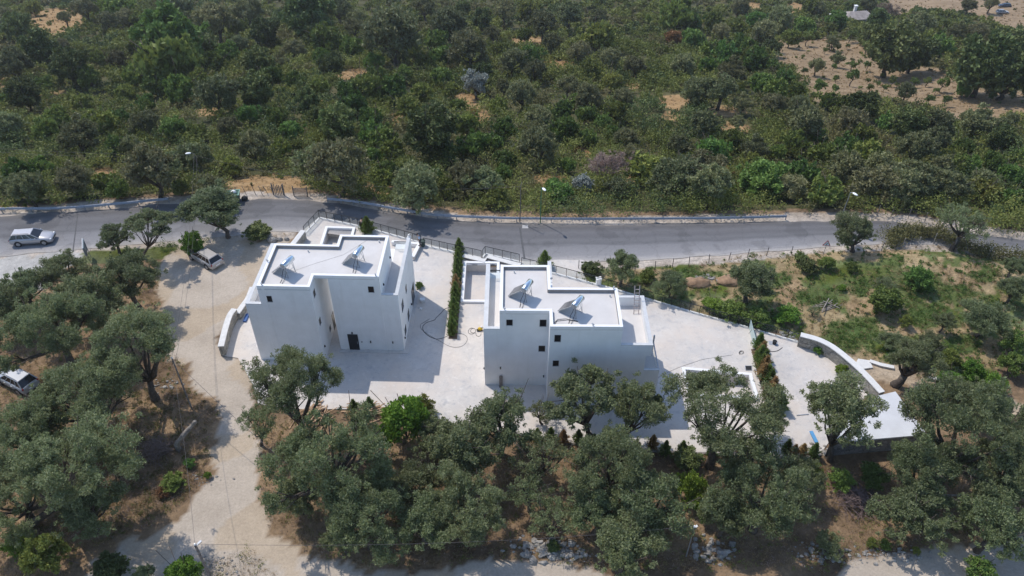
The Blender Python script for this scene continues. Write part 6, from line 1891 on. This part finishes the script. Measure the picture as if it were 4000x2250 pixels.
# ---- stuff: undergrowth, brambles, grass
def stuff(name, P, R, n_each, lmk, seed, leaf=.0021, hmul=.75, ar=.5, up=.25, lmin=.16, big=False):
    rng = np.random.default_rng(seed)
    Vs = []; ts = []
    for (x, y, z), r in zip(P, R):
        Z = np.linalg.norm(np.array([x, y, z]) - CAM)
        ll = max(leaf * Z, lmin)
        k = 4
        cc = np.stack([x + rng.normal(size=k) * r * .5, y + rng.normal(size=k) * r * .5, z + r * hmul * rng.uniform(.25, .75, k)], 1)
        base = .5 + .5 * float(snoise(x, y, 14, 91)) + .2 * rng.normal()
        V, t = leaf_quads(rng, cc, np.full(k, r * .55), int(n_each * max(.35, min(r / 1.3, 1.6) ** 2)) if big else n_each, ll, ll * ar, .8, up, .6, np.clip(base + rng.uniform(-.25, .25, k) + rng.normal() * .28, 0, 1))
        Vs.append(V); ts.append(t)
    me = quad_mesh(name, np.concatenate(Vs), np.concatenate(ts))
    me.materials.append(LM[lmk])
    o = bpy.data.objects.new(name, me); C.objects.link(o); o['kind'] = 'stuff'
rg = random.Random(12)
green = [[], []]; bram = [[], []]; clr = [[], []]
n_ = 9500
SX = np.array([rg.uniform(-600, 4600) for k in range(n_)] + [rg.uniform(-400, 4400) for k in range(7000)])
SY = np.array([rg.uniform(-60, 880) for k in range(n_)] + [rg.uniform(-60, 330) for k in range(7000)])
BARE = np.zeros(len(SX), bool); OR_ = pip(SX, SY, ORCH) | pip(SX, SY, TOPR)
for p in CLEAR: BARE |= pip(SX, SY, p)
for k in range(len(SX)):
    px, py = SX[k], SY[k]
    bare, orch = BARE[k], OR_[k]
    if bare and rg.random() < .86: continue
    if orch and rg.random() < .955: continue
    x, y, z, Z = T(px, py, .4)
    if y < yfar(x) + 2.0 or y > 430: continue
    r = (.7 + 1.7 * rg.random() ** 2.0) * (1 if not (bare or orch) else .35)
    b = snoise(x, y, 17, 5) + .5 * rg.uniform(-1, 1)
    tgt = bram if b < -.5 else (clr if b > .62 else green)
    tgt[0].append((x, y, z)); tgt[1].append(r)
stuff('undergrowth', green[0], green[1], 92, 'u', 1, .0027, 1.25, .55, big=True)
stuff('undergrowth', clr[0], clr[1], 92, 'd', 3, .0027, 1.3, .55, big=True)
stuff('brambles', bram[0], bram[1], 84, 'h', 2, .0027, 1.0, .55, big=True)
# bramble hedge along the near road edge at the right
P = []; R = []
Hd = bez([G2(3475, 962), G2(3500, 930), G2(3580, 920), G2(3680, 935), G2(3780, 985), G2(3880, 1010), G2(4010, 1040), G2(4200, 1090)], 8)
for p in Hd:
    for k in range(5): P.append((p[0] + rg.gauss(0, .5), p[1] + rg.gauss(0, .5), float(zt(*p)))); R.append(rg.uniform(.8, 1.25))
rngh = np.random.default_rng(5)
cc = np.array([(p[0], p[1], p[2] + .75 * r) for p, r in zip(P, R)]) ; o0 = cc[0].copy(); o0[2] = 0
V, t = leaf_quads(rngh, cc - o0, np.array(R) * .75, 15000, .2, .11, .8)
me = quad_mesh('foliage', V, t); me.materials.append(LM['h'])
r = empty('hedge', tuple(o0), 0, 'long brown-green bramble hedge along the near road edge', 'hedge')
o = bpy.data.objects.new('foliage', me); C.objects.link(o); o.parent = r
# weeds on the field, dry grass and leaf litter under the near trees
def scatter(polys, n, seed, rr, skip=0):
    rg = random.Random(seed); P = []; R = []
    AR = [abs(sum(q[i][0] * q[(i + 1) % len(q)][1] - q[(i + 1) % len(q)][0] * q[i][1] for i in range(len(q)))) for q in polys]
    tot = n * len(polys)
    for poly, ar_ in zip(polys, AR):
        n = max(int(tot * ar_ / sum(AR)), 3)
        xs = [p[0] for p in poly]; ys = [p[1] for p in poly]
        k = 0; m = 0
        while k < n and m < n * 8:
            m += 1
            px, py = rg.uniform(min(xs), max(xs)), rg.uniform(min(ys), max(ys))
            if not pip([px], [py], poly)[0]: continue
            k += 1
            x, y, z, Z = T(px, py)
            if pip([x], [y], PLAT)[0]: continue
            if ynear(x) - .3 < y < yfar(x) + .3: continue
            P.append((x, y, z)); R.append(rg.uniform(*rr))
    return P, R
P, R = scatter(FIELD_G, 34, 4, (.25, .6)); stuff('weeds', P, R, 45, 'w', 3, .0016, .6, .35, .8, .1)
P, R = scatter([d2([(280, 585), (340, 600), (420, 640), (560, 600), (650, 590), (560, 585), (440, 615), (330, 590)])], 90, 6, (.3, .6)); stuff('weeds', P, R, 45, 'w', 4, .0016, .6, .35, .8, .1)
NEARSOIL = [d2([(-60, 745), (100, 745), (300, 700), (400, 680), (400, 790), (480, 980), (540, 1020), (550, 1040), (520, 1110), (530, 1200), (480, 1250), (350, 1340), (200, 1420), (120, 1500), (-60, 1500)]),
            d2([(640, 1010), (900, 1035), (1330, 1105), (1900, 1150), (2070, 1160), (2200, 1180), (2640, 1120), (2640, 1330), (2400, 1370), (2200, 1400), (2100, 1440), (1500, 1430), (1300, 1400), (1000, 1430), (800, 1400), (670, 1320), (650, 1150)]),
            d2([(560, 1400), (640, 1380), (700, 1449), (640, 1500), (480, 1500), (470, 1440)]), FIELD, d2([(660, 575), (740, 585), (735, 600), (670, 602)])]
P, R = scatter(NEARSOIL, 1300, 8, (.15, .45)); stuff('dry_grass', P, R, 26, 't', 5, .0019, .7, .2, 1.0, .1)
P, R = scatter(NEARSOIL[:3], 420, 9, (.2, .6)); stuff('weeds', P, R, 34, 'u', 6, .0018, .5, .4, .6, .1)
P, R = scatter(NEARSOIL[:2], 300, 19, (.2, .6)); stuff('dry_brush', P, R, 30, 'p', 16, .0019, .5, .25, .6, .1)
P, R = scatter([FIELD], 900, 29, (.15, .5)); stuff('weeds', P, R, 40, 'w', 26, .0019, .5, .4, .6, .1)
BANK = d2([(300, 985), (400, 975), (480, 985), (545, 1040), (520, 1110), (528, 1190), (478, 1245), (380, 1320), (250, 1360), (120, 1400), (60, 1330), (200, 1200), (280, 1090)])
P, R = scatter([BANK], 330, 39, (.2, .55)); stuff('dry_brush', P, R, 34, 'p', 36, .0019, .6, .22, .6, .1)
P, R = scatter([BANK], 260, 40, (.2, .6)); stuff('weeds', P, R, 36, 'h', 37, .0019, .6, .4, .6, .1)
P, R = scatter([BANK], 300, 41, (.15, .4)); stuff('dry_grass', P, R, 26, 't', 38, .0019, .7, .2, 1.0, .1)
P, R = scatter([NEARSOIL[1]], 380, 42, (.2, .5)); stuff('dry_brush', P, R, 30, 'p', 39, .0019, .5, .22, .6, .1)
# scrub that carries on beyond the picture edges
P = []; R = []
for k in range(900):
    sx = rg.choice((-1, 1))
    px = 2000 + sx * rg.uniform(2080, 3300); py = rg.uniform(980, 2350)
    x, y, z, Z = T(px, py, .4)
    if ynear(x) - 2 < y < yfar(x) + 2: continue
    P.append((x, y, z)); R.append(.7 + 1.8 * rg.random() ** 1.6)
stuff('undergrowth', P, R, 90, 'u', 44, .0028, 1.25, .5, big=True)
P, R = scatter(CLEAR + [ORCH, TOPR], 60, 10, (.15, .4)); stuff('dry_grass', P, R, 16, 't', 7, .0016, .6, .3, 1.0, .12)
# brown hay heap and branch on the field
pile(3225, 1200, 9, 2.6, .6, .5, M['bark_pale'], 'fallen_branch', 'pale fallen dead branch on the field', 'branch', 31, .35, .07)
pile(3640, 1945, 3, 5.0, .7, .9, M['bark_pale'], 'fallen_branch', 'long fallen dead trunks under the low olive, lower right', 'branch', 32, -.7, .16)

# ---------------------------------------------------------------- labels for the hillside plants
LAND = [(2126, 742, 'green street lamp'), (757, 600, 'tall lamp pole'), (920, 755, 'green dumpster'), (1090, 740, 'upright-slat gate'), (1176, 745, 'level-slat gate'), (1858, 320, 'silver-leaved olive'), (2369, 645, 'pinkish dry tree'),
        (1682, 500, 'largest dark tree'), (1761, 352, 'lone yellow-green shrub'), (3335, 75, 'far hip-roofed house'), (225, 85, 'tawny clearing at top left'), (3325, 750, 'leaning street lamp'), (3203, 760, 'bare green pole'), (3073, 845, 'guardrail end'),
        (3913, 47, 'far silver car'), (3470, 40, 'bare top tree'), (1400, 300, 'golden grass strip'), (2060, 165, 'stony bare slope'), (1900, 400, 'sandy patch'), (2790, 430, 'bare terrace'), (3370, 330, 'middle of the orchard'), (3100, 215, 'left corner of the orchard'), (3700, 320, 'right part of the orchard'),
        (650, 140, 'domed pale-topped tree'), (330, 315, 'grey boulder'), (560, 470, 'forked dark trunk'), (400, 710, 'pale soil patch'), (3860, 240, 'right-hand dark tree mass'), (3380, 400, 'dark round tree'), (2250, 590, 'rust-red shrubs'), (2970, 680, 'bright green roadside tree'), (1320, 640, 'broad guardrail olive'), (2360, 140, 'pale domed shrub'), (30, 640, 'left picture edge'), (3980, 600, 'right picture edge')]
groups = {}
SZ = {}
for (r, px, py, desc, w) in AUTO:
    best = min(LAND, key=lambda l: math.hypot(l[0] - px, (l[1] - py) * 1.4) + (0 if math.hypot(l[0] - px, l[1] - py) > 12 else 60))
    dx, dy = px - best[0], py - best[1]
    if abs(dx) > 1.2 * abs(dy): dr = 'left of' if dx < 0 else 'right of'
    else: dr = 'above' if dy < 0 else 'below'
    groups.setdefault((desc, best[2], dr), []).append((math.hypot(dx, dy), r))
for (desc, lm_, dr), items in groups.items():
    items.sort(key=lambda i: i[0])
    for k, (d_, r) in enumerate(items):
        if len(items) == 1: r['label'] = f'{desc} {dr} the {lm_}'
        else: r['label'] = f'{desc} {dr} the {lm_}, {"nearest" if k == 0 else ORD[k] + " nearest"} to it'
        r['group'] = 'trees and shrubs on the hillside'

# ---------------------------------------------------------------- air
hz = MB().box(-690, 690, -240, 940, -170, 58)
ho = hz.build('haze', M['white']); ho['kind'] = 'stuff'
hm = bpy.data.materials.new('haze'); hm.use_nodes = True
t = hm.node_tree
t.nodes.remove(t.nodes['Principled BSDF'])
pv = t.nodes.new('ShaderNodeVolumePrincipled')
pv.inputs['Color'].default_value = (.93, .96, 1, 1)
pv.inputs['Density'].default_value = .00017
pv.inputs['Anisotropy'].default_value = .3
t.links.new(pv.outputs[0], t.nodes['Material Output'].inputs['Volume'])
ho.data.materials[0] = hm
